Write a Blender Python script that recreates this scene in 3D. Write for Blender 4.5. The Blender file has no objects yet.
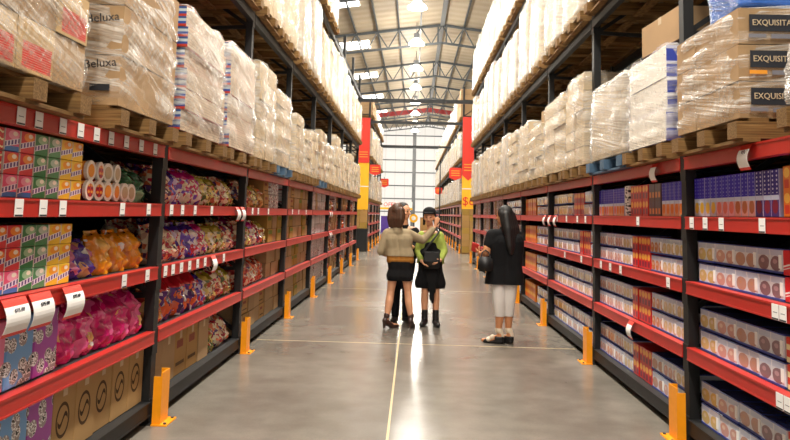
import bpy, bmesh, math, random
from mathutils import Vector, Matrix, noise
random.seed(11)
R = random.uniform
SC = bpy.context.scene
COL = SC.collection
PI = math.pi

# ------------------------------------------------------------------ materials
def lin(c):
    if isinstance(c, str):
        c = [int(c[i:i+2], 16) / 255 for i in (0, 2, 4)]
        c = [x / 12.92 if x <= .04045 else ((x + .055) / 1.055) ** 2.4 for x in c]
    return (c[0], c[1], c[2], 1)

class E:
    """a float socket with arithmetic"""
    def __init__(s, nt, k): s.nt, s.k = nt, k
    def op(s, o, b=None, c=None, rev=False):
        n = s.nt.nodes.new('ShaderNodeMath'); n.operation = o
        a = [s] + [x for x in (b, c) if x is not None]
        if rev: a[0], a[1] = a[1], a[0]
        for i, x in enumerate(a):
            if isinstance(x, E): s.nt.links.new(x.k, n.inputs[i])
            else: n.inputs[i].default_value = x
        return E(s.nt, n.outputs[0])
    def __add__(s, b): return s.op('ADD', b)
    def __sub__(s, b): return s.op('SUBTRACT', b)
    def __rsub__(s, b): return s.op('SUBTRACT', b, rev=True)
    def __mul__(s, b): return s.op('MULTIPLY', b)
    __radd__ = __add__; __rmul__ = __mul__
    def __truediv__(s, b): return s.op('DIVIDE', b)
    def lt(s, b): return s.op('LESS_THAN', b)
    def gt(s, b): return s.op('GREATER_THAN', b)
    def fr(s): return s.op('FRACT')
    def fl(s): return s.op('FLOOR')
    def ab(s): return s.op('ABSOLUTE')
    def sin(s): return s.op('SINE')

class MT:
    def __init__(s, name):
        m = bpy.data.materials.new(name); m.use_nodes = True
        s.m, s.nt = m, m.node_tree
        s.b = s.nt.nodes['Principled BSDF']
        s.n = s.nt.nodes.new; s.l = s.nt.links.new
        s._g = None
    def gen(s):
        if not s._g:
            t = s.n('ShaderNodeTexCoord'); x = s.n('ShaderNodeSeparateXYZ'); s.l(t.outputs['Generated'], x.inputs[0])
            s._g = [E(s.nt, x.outputs[i]) for i in range(3)]; s.tc = t
        return s._g
    def vec(s, a, b, c):
        n = s.n('ShaderNodeCombineXYZ')
        for i, x in enumerate((a, b, c)):
            if isinstance(x, E): s.l(x.k, n.inputs[i])
            else: n.inputs[i].default_value = x
        return n.outputs[0]
    def rand(s):
        return E(s.nt, s.n('ShaderNodeObjectInfo').outputs['Random'])
    def noise(s, scale, vec=None, det=2, what='Fac', w=None):
        n = s.n('ShaderNodeTexNoise'); n.inputs['Scale'].default_value = scale; n.inputs['Detail'].default_value = det
        if vec is None:
            s.gen(); vec = s.tc.outputs['Object']
        if w is not None:
            n.noise_dimensions = '4D'; s.l(w.k, n.inputs['W'])
        s.l(vec, n.inputs['Vector'])
        return E(s.nt, n.outputs['Fac']) if what == 'Fac' else n.outputs['Color']
    def voro(s, scale, vec=None, w=None, flat=False):
        n = s.n('ShaderNodeTexVoronoi');
        if flat: n.voronoi_dimensions = '2D'
        n.inputs['Scale'].default_value = scale
        if vec is None:
            s.gen(); vec = s.tc.outputs['Object']
        if w is not None:
            n.voronoi_dimensions = '4D'; s.l(w.k, n.inputs['W'])
        s.l(vec, n.inputs['Vector'])
        x = s.n('ShaderNodeSeparateColor'); s.l(n.outputs['Color'], x.inputs[0])
        return E(s.nt, x.outputs[0]), E(s.nt, n.outputs['Distance'])
    def mix(s, f, a, b):
        n = s.n('ShaderNodeMix'); n.data_type = 'RGBA'
        if isinstance(f, E): s.l(f.k, n.inputs[0])
        else: n.inputs[0].default_value = f
        for x, i in ((a, 6), (b, 7)):
            if isinstance(x, (str, tuple, list)): n.inputs[i].default_value = lin(x)
            else: s.l(x, n.inputs[i])
        return n.outputs[2]
    def ramp(s, f, stops, const=True):
        n = s.n('ShaderNodeValToRGB'); r = n.color_ramp
        r.interpolation = 'CONSTANT' if const else 'LINEAR'
        while len(r.elements) < len(stops): r.elements.new(.5)
        for e, (p, c) in zip(r.elements, stops): e.position = p; e.color = lin(c)
        s.l(f.k, n.inputs[0]); return n.outputs[0]
    def out(s, col=None, rough=.5, metal=0, spec=.5, bump=None, bs=.3, bd=.01, coat=0):
        b = s.b
        if col is not None:
            if isinstance(col, (str, tuple, list)): b.inputs['Base Color'].default_value = lin(col)
            else: s.l(col, b.inputs['Base Color'])
        if isinstance(rough, E): s.l(rough.k, b.inputs['Roughness'])
        else: b.inputs['Roughness'].default_value = rough
        b.inputs['Metallic'].default_value = metal
        b.inputs['Specular IOR Level'].default_value = spec
        b.inputs['Coat Weight'].default_value = coat
        if bump is not None:
            n = s.n('ShaderNodeBump'); n.inputs['Strength'].default_value = bs; n.inputs['Distance'].default_value = bd
            s.l(bump.k, n.inputs['Height']); s.l(n.outputs[0], b.inputs['Normal'])
        return s.m

def plain(name, col, rough=.5, metal=0, var=.12, scale=6, spec=.5, bump=0):
    t = MT(name); f = t.noise(scale, det=4)
    c = lin(col); d = tuple(x * (1 - var) for x in c[:3]); l_ = tuple(min(1, x * (1 + var)) for x in c[:3])
    return t.out(t.mix(f, d, l_), rough, metal, spec, f if bump else None, bump, .01)

M = {}
M['red'] = plain('red_paint', 'b4261d', .38, 0, .12, 9)
M['black'] = plain('black_paint', '0b0b0c', .55, 0, .2, 12)
M['deck'] = plain('deck_steel', '1b1c1f', .6, 0, .2, 5)
M['panel'] = plain('dark_shade_panel', '101216', .8, 0, .2, 5)
M['yellow'] = plain('yellow_paint', 'f59a0a', .4, 0, .1, 15)
M['bannerred'] = plain('banner_red', 'e0301c', .5, 0, .05, 3)
M['banneryel'] = plain('banner_yellow', 'fbbc1c', .5, 0, .05, 3)
M['orange'] = plain('orange_print', 'f5a030', .5, 0, .05)
M['white'] = plain('white_paper', 'f2f0ee', .6, 0, .03)
M['ink'] = plain('dark_ink', '23262e', .6, 0, .1)
M['greyink'] = plain('grey_ink', '7d7c84', .6, 0, .1)
M['steel'] = plain('grey_steel', '4a4f52', .5, .3, .15, 4)
M['tie'] = plain('dark_steel', '25282b', .5, .2, .15, 4)
M['redsteel'] = plain('red_steel', 'a83030', .5, 0, .15, 4)
M['col'] = plain('column_grey', '6c6f72', .5, 0, .1, 4)
M['skin'] = plain('skin', 'd39a76', .5, 0, .08, 20)
M['skin2'] = plain('skin_tan', 'c08258', .5, 0, .08, 20)
M['khaki'] = plain('khaki_cloth', '9a8a6e', .85, 0, .15, 14, .2, .2)
M['mustard'] = plain('mustard_cloth', '9a662a', .85, 0, .12, 14, .2)
M['cloth'] = plain('black_cloth', '121214', .85, 0, .25, 14, .2, .2)
M['denim'] = plain('black_trousers', '16161c', .85, 0, .25, 14, .2)
M['lime'] = plain('lime_cloth', '98a64e', .85, 0, .15, 14, .2, .2)
M['pants'] = plain('white_cloth', 'dcd7d2', .85, 0, .06, 10, .2, .2)
M['hairb'] = plain('brown_hair', '4a2f1e', .5, 0, .5, 40)
M['hairk'] = plain('black_hair', '120f0f', .6, 0, .4, 40)
M['shoe'] = plain('brown_shoe', '3a2620', .4, 0, .2)
M['shoek'] = plain('black_shoe', '101012', .35, 0, .2)
M['sandal'] = plain('cream_strap', 'd8c8b0', .5, 0, .1)
M['leather'] = plain('black_leather', '131315', .55, 0, .2, 30)
M['wallet'] = plain('red_wallet', 'c02a28', .4, 0, .1)
M['lip'] = plain('lips', 'a84a48', .4, 0, .05)
M['eye'] = plain('eye', '2a1d18', .2, 0, .05)
M['green'] = plain('green_plastic', '5f8f4a', .5, 0, .1)
M['purple'] = plain('purple_plastic', '4a2a8c', .3, 0, .2)
M['tray'] = plain('blue_tray', '2a3c8e', .5, 0, .15)
M['lid'] = plain('white_lid', 'efe9df', .35, 0, .04)

t = MT('concrete'); t.gen(); o = t.tc.outputs['Object']
n1 = t.noise(.55, o, 5); n2 = t.noise(3.5, o, 6); n3 = t.noise(60, o, 2)
f = n1 * .55 + n2 * .35 + n3 * .1
c = t.ramp(f, [(.3, '5e5851'), (.48, '726c64'), (.62, '827b72'), (.8, '6c665d')], False)
M['floor'] = t.out(c, n1 * .12 + .17, 0, .3)

t = MT('pallet_wood'); g = t.gen(); w = t.rand()
n = t.noise(1, t.vec(g[0] * 3, g[1] * 14, g[2] * 10), 4, 'Fac', w * 9)
M['wood'] = t.out(t.ramp(n, [(.25, '4c3822'), (.5, '7a5b35'), (.75, '9c7a4c')], False), .75, 0, .2, n, .3)
t = MT('grey_pallet_wood'); n = t.noise(7, None, 4); M['bluepallet'] = t.out(t.ramp(n, [(.3, '2c4258'), (.7, '4d6c86')], False), .7)

def carton_mat(name, base, logo=None, var=.16):
    t = MT(name); g = t.gen(); u, v = g[1], g[2]
    n = t.noise(3, None, 5, 'Fac', t.rand() * 7); r = t.rand()
    b = lin(base)
    c = t.mix(n * .7 + r * .3, tuple(x * (1 - var * 2) for x in b[:3]), tuple(min(1, x * (1 + var)) for x in b[:3]))
    c = t.mix((v - .5).ab().gt(.49), c, tuple(x * .5 for x in b[:3]))
    if logo == 'ring':
        du, dv = (u - .45) / .3, (v - .5) / .24
        d = du * du + dv * dv
        c = t.mix((d - .85).ab().lt(.18), c, '4a3420')
        c = t.mix((dv - (du * 4).sin() * .3).ab().lt(.13) * d.lt(.55), c, '3d2b1c')
    elif logo == 'print':
        c = t.mix((v - .7).ab().lt(.09) * (u - .45).ab().lt(.26), c, '8a4a3a')
        c = t.mix((v - .25).ab().lt(.04) * (u - .5).ab().lt(.35), c, '5c4228')
    elif logo == 'red':
        c = t.mix((v - .32).ab().lt(.25) * (u - .55).ab().lt(.4), c, t.mix((v * 22).fr().lt(.86), 'd8c0a8', 'd03a34'))
    elif logo == 'green':
        c = t.mix((v - .75).ab().lt(.14) * (u - .5).ab().lt(.4), c, '6f7f34')
    elif logo == 'white':
        k, _ = t.voro(9, t.vec(0, u * 1.0, v * 1.6)); c = t.mix(k.gt(.62), c, '8f8890'); c = t.mix(k.lt(.12), c, 'a04a44')
    return t.out(c, .75, 0, .25)
M['carton'] = carton_mat('brown_carton', 'b0906a')
M['cartonlogo'] = carton_mat('round_logo_carton', 'b08c5c', 'ring')
M['cartonprint'] = carton_mat('printed_carton', 'ae8650', 'print')
M['cartonred'] = carton_mat('red_block_carton', 'c9aa7c', 'red', .1)
M['cartongreen'] = carton_mat('olive_block_carton', 'a8853f', 'green')
M['cartonwhite'] = carton_mat('white_printed_carton', 'ddd8d6', 'white', .05)
M['cartonpale'] = carton_mat('pale_carton', 'cdb898', None, .1)

def gum_mat(name, base, burst, foot=None):
    t = MT(name); g = t.gen(); u, v = g[1], g[2]
    c = t.mix((v - .5).ab().gt(2), base, base)
    if foot: c = t.mix(v.lt(.24), c, foot)
    du, dv = (u - .58) / .36, (v - .74) / .2
    c = t.mix((du * du + dv * dv).lt(1), c, burst)
    du, dv = (u - .68) / .16, (v - .8) / .1
    c = t.mix((du * du + dv * dv).lt(1), c, 'f7ead8')
    b = v - .4 + (u - .5) * -.22
    zig = (u * 4.5).fr().lt(.55)
    c = t.mix(b.ab().lt(.13), c, 'e9e2ee'); c = t.mix(b.ab().lt(.1) * zig, c, '54307e')
    c = t.mix((u - .5).ab().gt(.475), c, 'd8cfc4')
    return t.out(c, .3, 0, .5)
GUM = {'red': gum_mat('gum_red', 'd02430', 'f07050'), 'pink': gum_mat('gum_pink', 'e2567e', 'f0a0b8', '3f78c0'), 'orange': gum_mat('gum_red_orange', 'd8343c', 'f2902e'),
       'green': gum_mat('gum_green', '2f7f48', '9fc49a'), 'mint': gum_mat('gum_mint', '4f8f5e', 'b8c8b8'), 'yellow': gum_mat('gum_yellow', 'edc02c', 'f09a20')}
t = MT('gum_script_red'); g = t.gen(); u, v = g[1], g[2]
b = (v * 3).fr() - .5 + (u * 22).sin() * .12
M['gumscript'] = t.out(t.mix(b.ab().lt(.13), 'cc2028', 'f0e2b0'), .3)

def cow_mat(name, base):
    t = MT(name); g = t.gen()
    p = t.vec(g[1] * 2.6, g[2] * 3.8, 0)
    k, d = t.voro(1, p, None, True)
    n = t.noise(4.2, p, 1)
    c = t.mix(d.lt(.4), base, 'f3f1f2')
    c = t.mix(d.lt(.42) * n.gt(.52), c, '9a8f90'); c = t.mix(d.lt(.38) * n.lt(.42), c, '1c1b22')
    return t.out(c, .32)
M['cowpink'] = cow_mat('cow_pink', 'e87fa6'); M['cowblue'] = cow_mat('cow_blue', '6aa4de'); M['cowpurple'] = cow_mat('cow_purple', 'a03aa4')

def bag_mat(name, stops, top=None, topcol=None, scale=22):
    t = MT(name); g = t.gen(); w = t.rand()
    k, d = t.voro(scale, None, w * 30)
    n = t.noise(9, None, 3, 'Fac', w * 20)
    c = t.ramp(k * .75 + n * .25, stops)
    if top: c = t.mix(g[2].gt(top), c, topcol)
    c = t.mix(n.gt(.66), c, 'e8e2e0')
    return t.out(c, .18, 0, .6, n + d * .5, .7, .02, .3)
BAG = {
 'magenta': bag_mat('bag_magenta', [(0, 'c01464'), (.42, 'e01c7c'), (.6, 'f068a4'), (.8, 'e8b070')], None, None, 14),
 'orange': bag_mat('bag_orange', [(0, 'e08a10'), (.4, 'f0a018'), (.68, 'c86a10'), (.78, 'f4c060')], None, None, 10),
 'violet': bag_mat('bag_violet', [(0, '4a2496'), (.45, '5a30aa'), (.66, 'c06a90'), (.8, 'e0b080')], None, None, 12),
 'mixed': bag_mat('bag_mixed', [(0, 'a02838'), (.3, 'd8b89c'), (.45, 'e07a50'), (.55, '5a3c70'), (.62, 'f0e2c0'), (.85, 'c03048')], None, None, 26),
 'mixpink': bag_mat('bag_mixed_pink', [(0, 'b83050'), (.25, 'e8d4c8'), (.46, '7a48b4'), (.58, 'd02870'), (.7, 'e0d0b0')], .78, 'c81878', 24),
 'mixyel': bag_mat('bag_mixed_yellow', [(0, '9a8a38'), (.3, 'e8d478'), (.45, 'b04a30'), (.6, 'e0d0b0'), (.75, '50602c')], .74, 'a8962a', 24),
 'mixvio': bag_mat('bag_mixed_violet', [(0, '6a48b8'), (.3, 'd4c0dc'), (.5, 'c83040'), (.65, 'e8d8d0'), (.8, '4a2a90')], .8, '4a2c98', 20),
 'red': bag_mat('bag_red_purple', [(0, '5a2c80'), (.4, 'd8d0d8'), (.55, '3c2464'), (.7, 'd86030')], .68, 'd02030', 14),
 'green': bag_mat('bag_green', [(0, '1c5030'), (.4, '2c7040'), (.6, '90b890'), (.75, '20482c')], None, None, 14),
 'brown': bag_mat('bag_amber', [(0, '8a5020'), (.35, 'c88838'), (.6, 'e0b060'), (.78, 'b03828')], None, None, 20),
 'redmix': bag_mat('bag_red_mix', [(0, 'b02420'), (.4, 'd86030'), (.6, 'e8d0b0'), (.75, '902018')], None, None, 20),
}
def fruit_mat(name, film, fruit, n=2, dark=None):
    t = MT(name); g = t.gen(); u, v = g[1], g[2]
    nn = t.noise(14, None, 3, 'Fac', t.rand() * 5)
    x = ((u + (nn - .5) * .12) * n).fr()
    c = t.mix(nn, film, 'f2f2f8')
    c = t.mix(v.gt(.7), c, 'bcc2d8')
    du, dv = (x - .5) / .45, (v - .38) / .31
    d = du * du + dv * dv
    c = t.mix(d.lt(1.0) * .82, c, fruit)
    du, dv = (x - .4) / .16, (v - .46) / .1
    c = t.mix((du * du + dv * dv).lt(1) * .6, c, dark or 'f0d8c0')
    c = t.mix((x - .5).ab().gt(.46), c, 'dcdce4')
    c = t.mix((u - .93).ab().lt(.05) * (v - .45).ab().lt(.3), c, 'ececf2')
    c = t.mix(v.lt(.05), c, '6b7498'); c = t.mix(v.gt(.95), c, '4a5aa4')
    return t.out(c, .22, 0, .5, nn, .25, .01, .4)
FRUIT = {'yellow': fruit_mat('pack_yellow', 'ccd0d8', 'd8b048'), 'peach': fruit_mat('pack_peach', 'd4c4d0', 'd08a78'), 'brown': fruit_mat('pack_brown', 'ccc4cc', 'b87858', 2, 'c89070'),
         'dark': fruit_mat('pack_dark', 'a8a8b4', '6e2c3c', 2, 'c8a0a8'), 'pink': fruit_mat('pack_pink', 'dccad0', 'd09080', 3), 'orange': fruit_mat('pack_orange', '9a7868', 'd07828', 3),
         'cream': fruit_mat('pack_cream', 'dcd4d4', 'd8b878', 3)}
def tall_mat(name, top, low, fruit, dots='8080d0', n=1):
    t = MT(name); g = t.gen(); u, v = g[1], g[2]
    nn = t.noise(12, None, 2, 'Fac', t.rand() * 5)
    du, dv = ((u * n).fr() - .5) / .36, (v - .22) / .15
    c = t.mix((du * du + dv * dv).lt(1), low, fruit)
    c = t.mix((v - .42).ab().lt(.06), c, 'c8d4ec')
    c = t.mix(v.gt(.46), c, top)
    a, b = (u * 2).fr() - .5, (v * 11).fr() - .5
    c = t.mix((a * a + b * b * .5).lt(.03) * v.gt(.5), c, dots)
    c = t.mix((u - .5).ab().gt(.47), c, 'a8a8cc')
    return t.out(c, .45, 0, .25)
TALL = {'yellow': tall_mat('tall_blue_yellow', '2c18b0', 'b8c4d4', 'dcb840'), 'pink': tall_mat('tall_blue_pink', '2c18b0', 'dcaab4', 'd87868'), 'brown': tall_mat('tall_blue_brown', '2c18b0', 'd8a8a0', 'b06a40'),
        'dark': tall_mat('tall_blue_dark', '2a1a80', '443078', '7a1c34', 'd0d0e8'), 'orange': tall_mat('tall_blue_orange', '2c18b0', 'd8a878', 'd87820')}
def red_mat(name, bg, dot, low):
    t = MT(name); g = t.gen(); u, v = g[1], g[2]
    vv = (v * 2).fr()
    du, dv = ((u * 2).fr() - .5) / .4, (vv - .74) / .2
    c = t.mix((du * du + dv * dv).lt(1), bg, dot)
    c = t.mix((vv - .3).ab().lt(.17) * ((u * 2).fr() - .5).ab().lt(.3), c, low)
    return t.out(c, .3)
M['redorange'] = red_mat('red_orange_box', 'cc2020', 'f0ae44', '7a1238')
M['orangebox'] = red_mat('orange_box', 'e07a20', 'f4c050', 'c83020')
M['brownbox'] = red_mat('brown_orange_box', '503038', '4a3850', 'd88030')
t = MT('red_swoosh_pack'); g = t.gen(); u, v = g[1], g[2]
b = v - .38 - ((u - .1) * 4.6).sin() * .1
c = t.mix(b.ab().lt(.035), 'd0202a', 'f2eeee'); c = t.mix((b + .12).ab().lt(.02), c, 'f2eeee')
M['swoosh'] = t.out(c, .3)
t = MT('yellow_white_box'); g = t.gen(); u, v = g[1], g[2]
c = t.mix((v * 2).fr().lt(.45), 'd83820', 'eee2b0'); M['redyel'] = t.out(c, .35)
t = MT('white_dotted_box'); g = t.gen(); u, v = g[1], g[2]
k, d = t.voro(1, t.vec(0, u * 2, v * 12)); M['dotted'] = t.out(t.mix(d.lt(.42), 'e6e2e0', '20222c'), .4)
t = MT('tin_bands'); g = t.gen(); u, v = g[1], g[2]
r = t.ramp((v * 2).fr(), [(0, 'c8402f'), (.25, '3a55a0'), (.5, 'c8d0d4'), (.78, '40588c')])
M['tins'] = t.out(t.mix((g[0] * 8).fr().lt(.12), r, '1c2030'), .35, .2)
t = MT('tin_trays'); g = t.gen(); u, v = g[1], g[2]
n = t.noise(4, None, 3)
M['trays'] = t.out(t.mix((v * 7).fr().lt(.14), t.mix(n, 'bba58c', 'd9cab6'), '8c6a5c'), .6)
t = MT('blue_print_end'); g = t.gen(); u, v = g[0], g[2]
du, dv = (u - .5) / .4, ((v * 2).fr() - .4) / .2
M['blueend'] = t.out(t.mix((du * du + dv * dv).lt(1), t.mix((v * 2).fr().gt(.8), '3a4aa8', 'c8c8dc'), 'd87a40'), .4)
t = MT('red_white_stripes'); g = t.gen()
M['stripes'] = t.out(t.mix((g[1] * 9).fr().lt(.4), 'd8c8cc', '8c4a5c'), .5)

def film_mat(name, lo, hi, tint='f2ece2'):
    t = MT(name); g = t.gen(); w = t.rand() * 13
    a = t.noise(1, t.vec(g[0] * 3, g[1] * 2.5 + g[2] * 3, g[2] * 46 + g[1] * 13 + g[0] * 9), 4, 'Fac', w)
    b2 = t.noise(1, t.vec(g[0] * 3 + 5, g[1] * 34 - g[2] * 16, g[2] * 8 + g[1] * 6), 4, 'Fac', w)
    big = t.noise(2.2, t.vec(g[0], g[1], g[2]), 2, 'Fac', w)
    f = a * .5 + b2 * .3 + big * .4
    mr = t.n('ShaderNodeMapRange'); t.l(f.k, mr.inputs[0]); mr.inputs[1].default_value = .52; mr.inputs[2].default_value = .76  # bright streaks in the opacity paint in the film's highlights
    mr.inputs[3].default_value = lo; mr.inputs[4].default_value = hi
    t.out(tint, .22, 0, .6, a * 1.0 + b2 * .6, .55, .02, .2)
    tr = t.n('ShaderNodeBsdfTransparent'); mx = t.n('ShaderNodeMixShader')
    t.l(mr.outputs[0], mx.inputs[0]); t.l(tr.outputs[0], mx.inputs[1]); t.l(t.b.outputs[0], mx.inputs[2])
    t.l(mx.outputs[0], t.nt.nodes['Material Output'].inputs['Surface'])
    return t.m
M['film'] = film_mat('clear_stretch_film', .03, .75)
M['filmmid'] = film_mat('cloudy_stretch_film', .08, .62)
M['filmwhite'] = film_mat('milky_stretch_film', .25, .85, 'ded9d1')
M['filmblue'] = film_mat('blue_stretch_film', .5, .9, '3a6ec8')

t = MT('roof_sheet'); g = t.gen(); t.tc
x = t.n('ShaderNodeSeparateXYZ'); t.l(t.tc.outputs['Object'], x.inputs[0]); oy = E(t.nt, x.outputs[1])
n = t.noise(.6, None, 4)
M['roof'] = t.out(t.mix(n, 'b3a48c', 'c4b69e'), .6, 0, .3, (oy * 9).sin(), .5, .03)
t = MT('translucent_cladding'); g = t.gen()
x = t.n('ShaderNodeSeparateXYZ'); t.l(t.tc.outputs['Object'], x.inputs[0]); ox = E(t.nt, x.outputs[0])
c = t.mix((ox * 1.1).fr().lt(.06), 'f6f4f1', 'e4e0dc')
tl = t.n('ShaderNodeBsdfTranslucent'); t.l(c, tl.inputs[0])
t.out(c, .5)
mx = t.n('ShaderNodeMixShader'); mx.inputs[0].default_value = .85
t.l(t.b.outputs[0], mx.inputs[1]); t.l(tl.outputs[0], mx.inputs[2]); t.l(mx.outputs[0], t.nt.nodes['Material Output'].inputs['Surface'])
M['clad'] = t.m
M['wall'] = plain('grey_wall', '7d7a76', .7, 0, .08, .5)
def emis(name, col, s):
    t = MT(name); t.out(col, .4)
    t.b.inputs['Emission Color'].default_value = lin(col); t.b.inputs['Emission Strength'].default_value = s
    return t.m
M['lamp'] = emis('lamp_glow', 'fff6e6', 14)
M['joint'] = plain('joint_filler', 'c0ab80', .5, 0, .15, 3)

# ------------------------------------------------------------------ mesh helpers
class MB:
    def __init__(s): s.bm = bmesh.new()
    def box(s, x0, x1, y0, y1, z0, z1, mi=0, mx=None):
        x0, x1 = min(x0, x1), max(x0, x1)
        v = [s.bm.verts.new((x, y, z)) for z in (z0, z1) for y in (y0, y1) for x in (x0, x1)]
        for k in ((0, 2, 3, 1), (4, 5, 7, 6), (0, 1, 5, 4), (2, 6, 7, 3), (0, 4, 6, 2), (1, 3, 7, 5)):
            f = s.bm.faces.new([v[i] for i in k]); f.material_index = mi
            if mx is not None and k in ((0, 4, 6, 2), (1, 3, 7, 5)): f.material_index = mx
        return s
    def bar(s, a, b, w=.05, h=.05, mi=0):
        a, b = Vector(a), Vector(b); d = (b - a).normalized()
        up = Vector((0, 0, 1)) if abs(d.z) < .95 else Vector((0, 1, 0))
        p = d.cross(up).normalized() * w / 2; q = p.cross(d).normalized() * h / 2
        v = [s.bm.verts.new(c + i * p + j * q) for c in (a, b) for i, j in ((-1, -1), (1, -1), (1, 1), (-1, 1))]
        for k in ((3, 2, 1, 0), (4, 5, 6, 7), (0, 1, 5, 4), (1, 2, 6, 5), (2, 3, 7, 6), (3, 0, 4, 7)):
            s.bm.faces.new([v[i] for i in k]).material_index = mi
        return s
    def cyl(s, c, r, h, n=16, axis='z', r2=None, mi=0):
        m = Matrix.Translation(c)
        if axis == 'x': m = m @ Matrix.Rotation(PI / 2, 4, 'Y')
        if axis == 'y': m = m @ Matrix.Rotation(PI / 2, 4, 'X')
        g = bmesh.ops.create_cone(s.bm, cap_ends=True, segments=n, radius1=r, radius2=r if r2 is None else r2, depth=h, matrix=m)
        for v in g['verts']:
            for f in v.link_faces: f.material_index = mi
        return s
    def prism(s, pts, y0, y1, mi=0):   # polygon in x,z extruded along y
        a = [s.bm.verts.new((x, y0, z)) for x, z in pts]; b = [s.bm.verts.new((x, y1, z)) for x, z in pts]
        s.bm.faces.new(a).material_index = mi; s.bm.faces.new(b[::-1]).material_index = mi
        for i in range(len(pts)):
            j = (i + 1) % len(pts); s.bm.faces.new((a[i], b[i], b[j], a[j])).material_index = mi
        bmesh.ops.recalc_face_normals(s.bm, faces=s.bm.faces[:]); return s
    def ell(s, c, r, rot=None, sub=2):
        m = Matrix.Translation(c) @ (rot.to_4x4() if rot else Matrix()) @ Matrix.Diagonal((*r, 1))
        bmesh.ops.create_icosphere(s.bm, subdivisions=sub, radius=1, matrix=m); return s
    def cap(s, a, ra, b, rb, n=14):
        a, b = Vector(a), Vector(b); d = b - a; L = max(d.length, 1e-5)
        q = d.to_track_quat('Z', 'Y').to_matrix().to_4x4()
        bmesh.ops.create_cone(s.bm, cap_ends=True, segments=n, radius1=ra, radius2=rb, depth=L, matrix=Matrix.Translation((a + b) / 2) @ q)
        s.ell(a, (ra,) * 3); s.ell(b, (rb,) * 3); return s
    def chain(s, pts, rs):
        for i in range(len(pts) - 1): s.cap(pts[i], rs[i], pts[i + 1], rs[i + 1])
        return s
    def bevel(s, w=.008, seg=1):
        bmesh.ops.bevel(s.bm, geom=s.bm.edges[:], offset=w, segments=seg, affect='EDGES'); return s
    def build(s, name, mats, parent=None, loc=(0, 0, 0), smooth=False):
        me = bpy.data.meshes.new(name); s.bm.to_mesh(me); s.bm.free()
        if not isinstance(mats, (list, tuple)): mats = [mats]
        for m in mats: me.materials.append(M[m] if isinstance(m, str) else m)
        if smooth:
            for p in me.polygons: p.use_smooth = True
        return link(name, me, parent, loc)
    def remesh(s, name, mat, voxel, parent=None, loc=(0, 0, 0), cuts=(), smooth_it=4):
        me = bpy.data.meshes.new('tmp'); s.bm.to_mesh(me); s.bm.free()
        o = bpy.data.objects.new('tmp', me); COL.objects.link(o)
        m = o.modifiers.new('r', 'REMESH'); m.mode = 'VOXEL'; m.voxel_size = voxel
        k = o.modifiers.new('s', 'SMOOTH'); k.iterations = smooth_it; k.factor = .5
        dg = bpy.context.evaluated_depsgraph_get(); dg.update()
        me2 = bpy.data.meshes.new_from_object(o.evaluated_get(dg))
        bpy.data.objects.remove(o); bpy.data.meshes.remove(me)
        bm = bmesh.new(); bm.from_mesh(me2)
        for co, no in cuts:
            bmesh.ops.bisect_plane(bm, geom=bm.verts[:] + bm.edges[:] + bm.faces[:], plane_co=co, plane_no=no, clear_outer=True)
        bm.to_mesh(me2); bm.free(); me2.name = name
        me2.materials.clear(); me2.materials.append(M[mat])
        for p in me2.polygons: p.use_smooth = True
        if loc != (0, 0, 0): me2.transform(Matrix.Translation(-Vector(loc)))
        return link(name, me2, parent, loc if parent is None else (0, 0, 0))

def link(name, me, parent=None, loc=(0, 0, 0)):
    o = bpy.data.objects.new(name, me); COL.objects.link(o); o.parent = parent; o.location = loc; return o
def empty(name, loc=(0, 0, 0), rz=0):
    o = bpy.data.objects.new(name, None); COL.objects.link(o); o.location = loc; o.rotation_euler = (0, 0, rz); o.empty_display_size = .2; return o
LABELS = {}
def tag(o, label, cat, group=None):
    n = len(label.replace(',', ' ').split())
    assert 4 <= n <= 16, (n, label)
    o['label'] = label; o['category'] = cat
    if group: o['group'] = group
    return o
def struct(o): o['kind'] = 'structure'; return o
def dup(root):
    r = root.copy(); COL.objects.link(r)
    for k in ('label', 'category', 'group'):
        if k in r: del r[k]
    for ch in list(root.children):
        c = ch.copy(); COL.objects.link(c); c.parent = r
        for g in list(ch.children):
            d = g.copy(); COL.objects.link(d); d.parent = c
    return r
class Proto:
    def __init__(s, make): s.make, s.o, s.used = make, None, False
    def get(s):
        if s.o is None: s.o = s.make(); return s.o
        return dup(s.o)
def text(body, size, mat, parent, loc, rot, name='lettering', ext=.002, align='CENTER', sx=1):
    cu = bpy.data.curves.new('t', 'FONT'); cu.body = body; cu.size = size; cu.extrude = ext; cu.align_x = align; cu.align_y = 'CENTER'; cu.resolution_u = 2
    o = bpy.data.objects.new('t', cu); COL.objects.link(o)
    dg = bpy.context.evaluated_depsgraph_get(); dg.update()
    me = bpy.data.meshes.new_from_object(o.evaluated_get(dg)); bpy.data.objects.remove(o)
    me.materials.clear(); me.materials.append(M[mat])
    r = link(name, me, parent, loc); r.rotation_euler = rot; r.scale = (sx, 1, 1); return r
ORD = 'first second third fourth fifth sixth seventh eighth ninth tenth eleventh twelfth thirteenth fourteenth fifteenth sixteenth seventeenth eighteenth nineteenth twentieth'.split()
ORD += ['twenty-' + x for x in ORD[:9]] + ['thirtieth'] + ['thirty-' + x for x in ORD[:9]]
NUM = 'one two three four five six seven eight nine ten eleven twelve thirteen fourteen fifteen'.split()

# ------------------------------------------------------------------ layout (metres; aisle along +y)
XL, XR, BAY, Y0 = -1.872, 1.978, 2.612, 2.635
DEPTH = 1.0
Z = {1: .16, 2: .657, 3: 1.12, 4: 1.58, 5: 2.01, 6: 3.79, 7: 5.52}
XF = {-1: XL, 1: XR}
NAME = {-1: 'sweets rack', 1: 'drinks rack'}
RUN2 = 29.35

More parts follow.
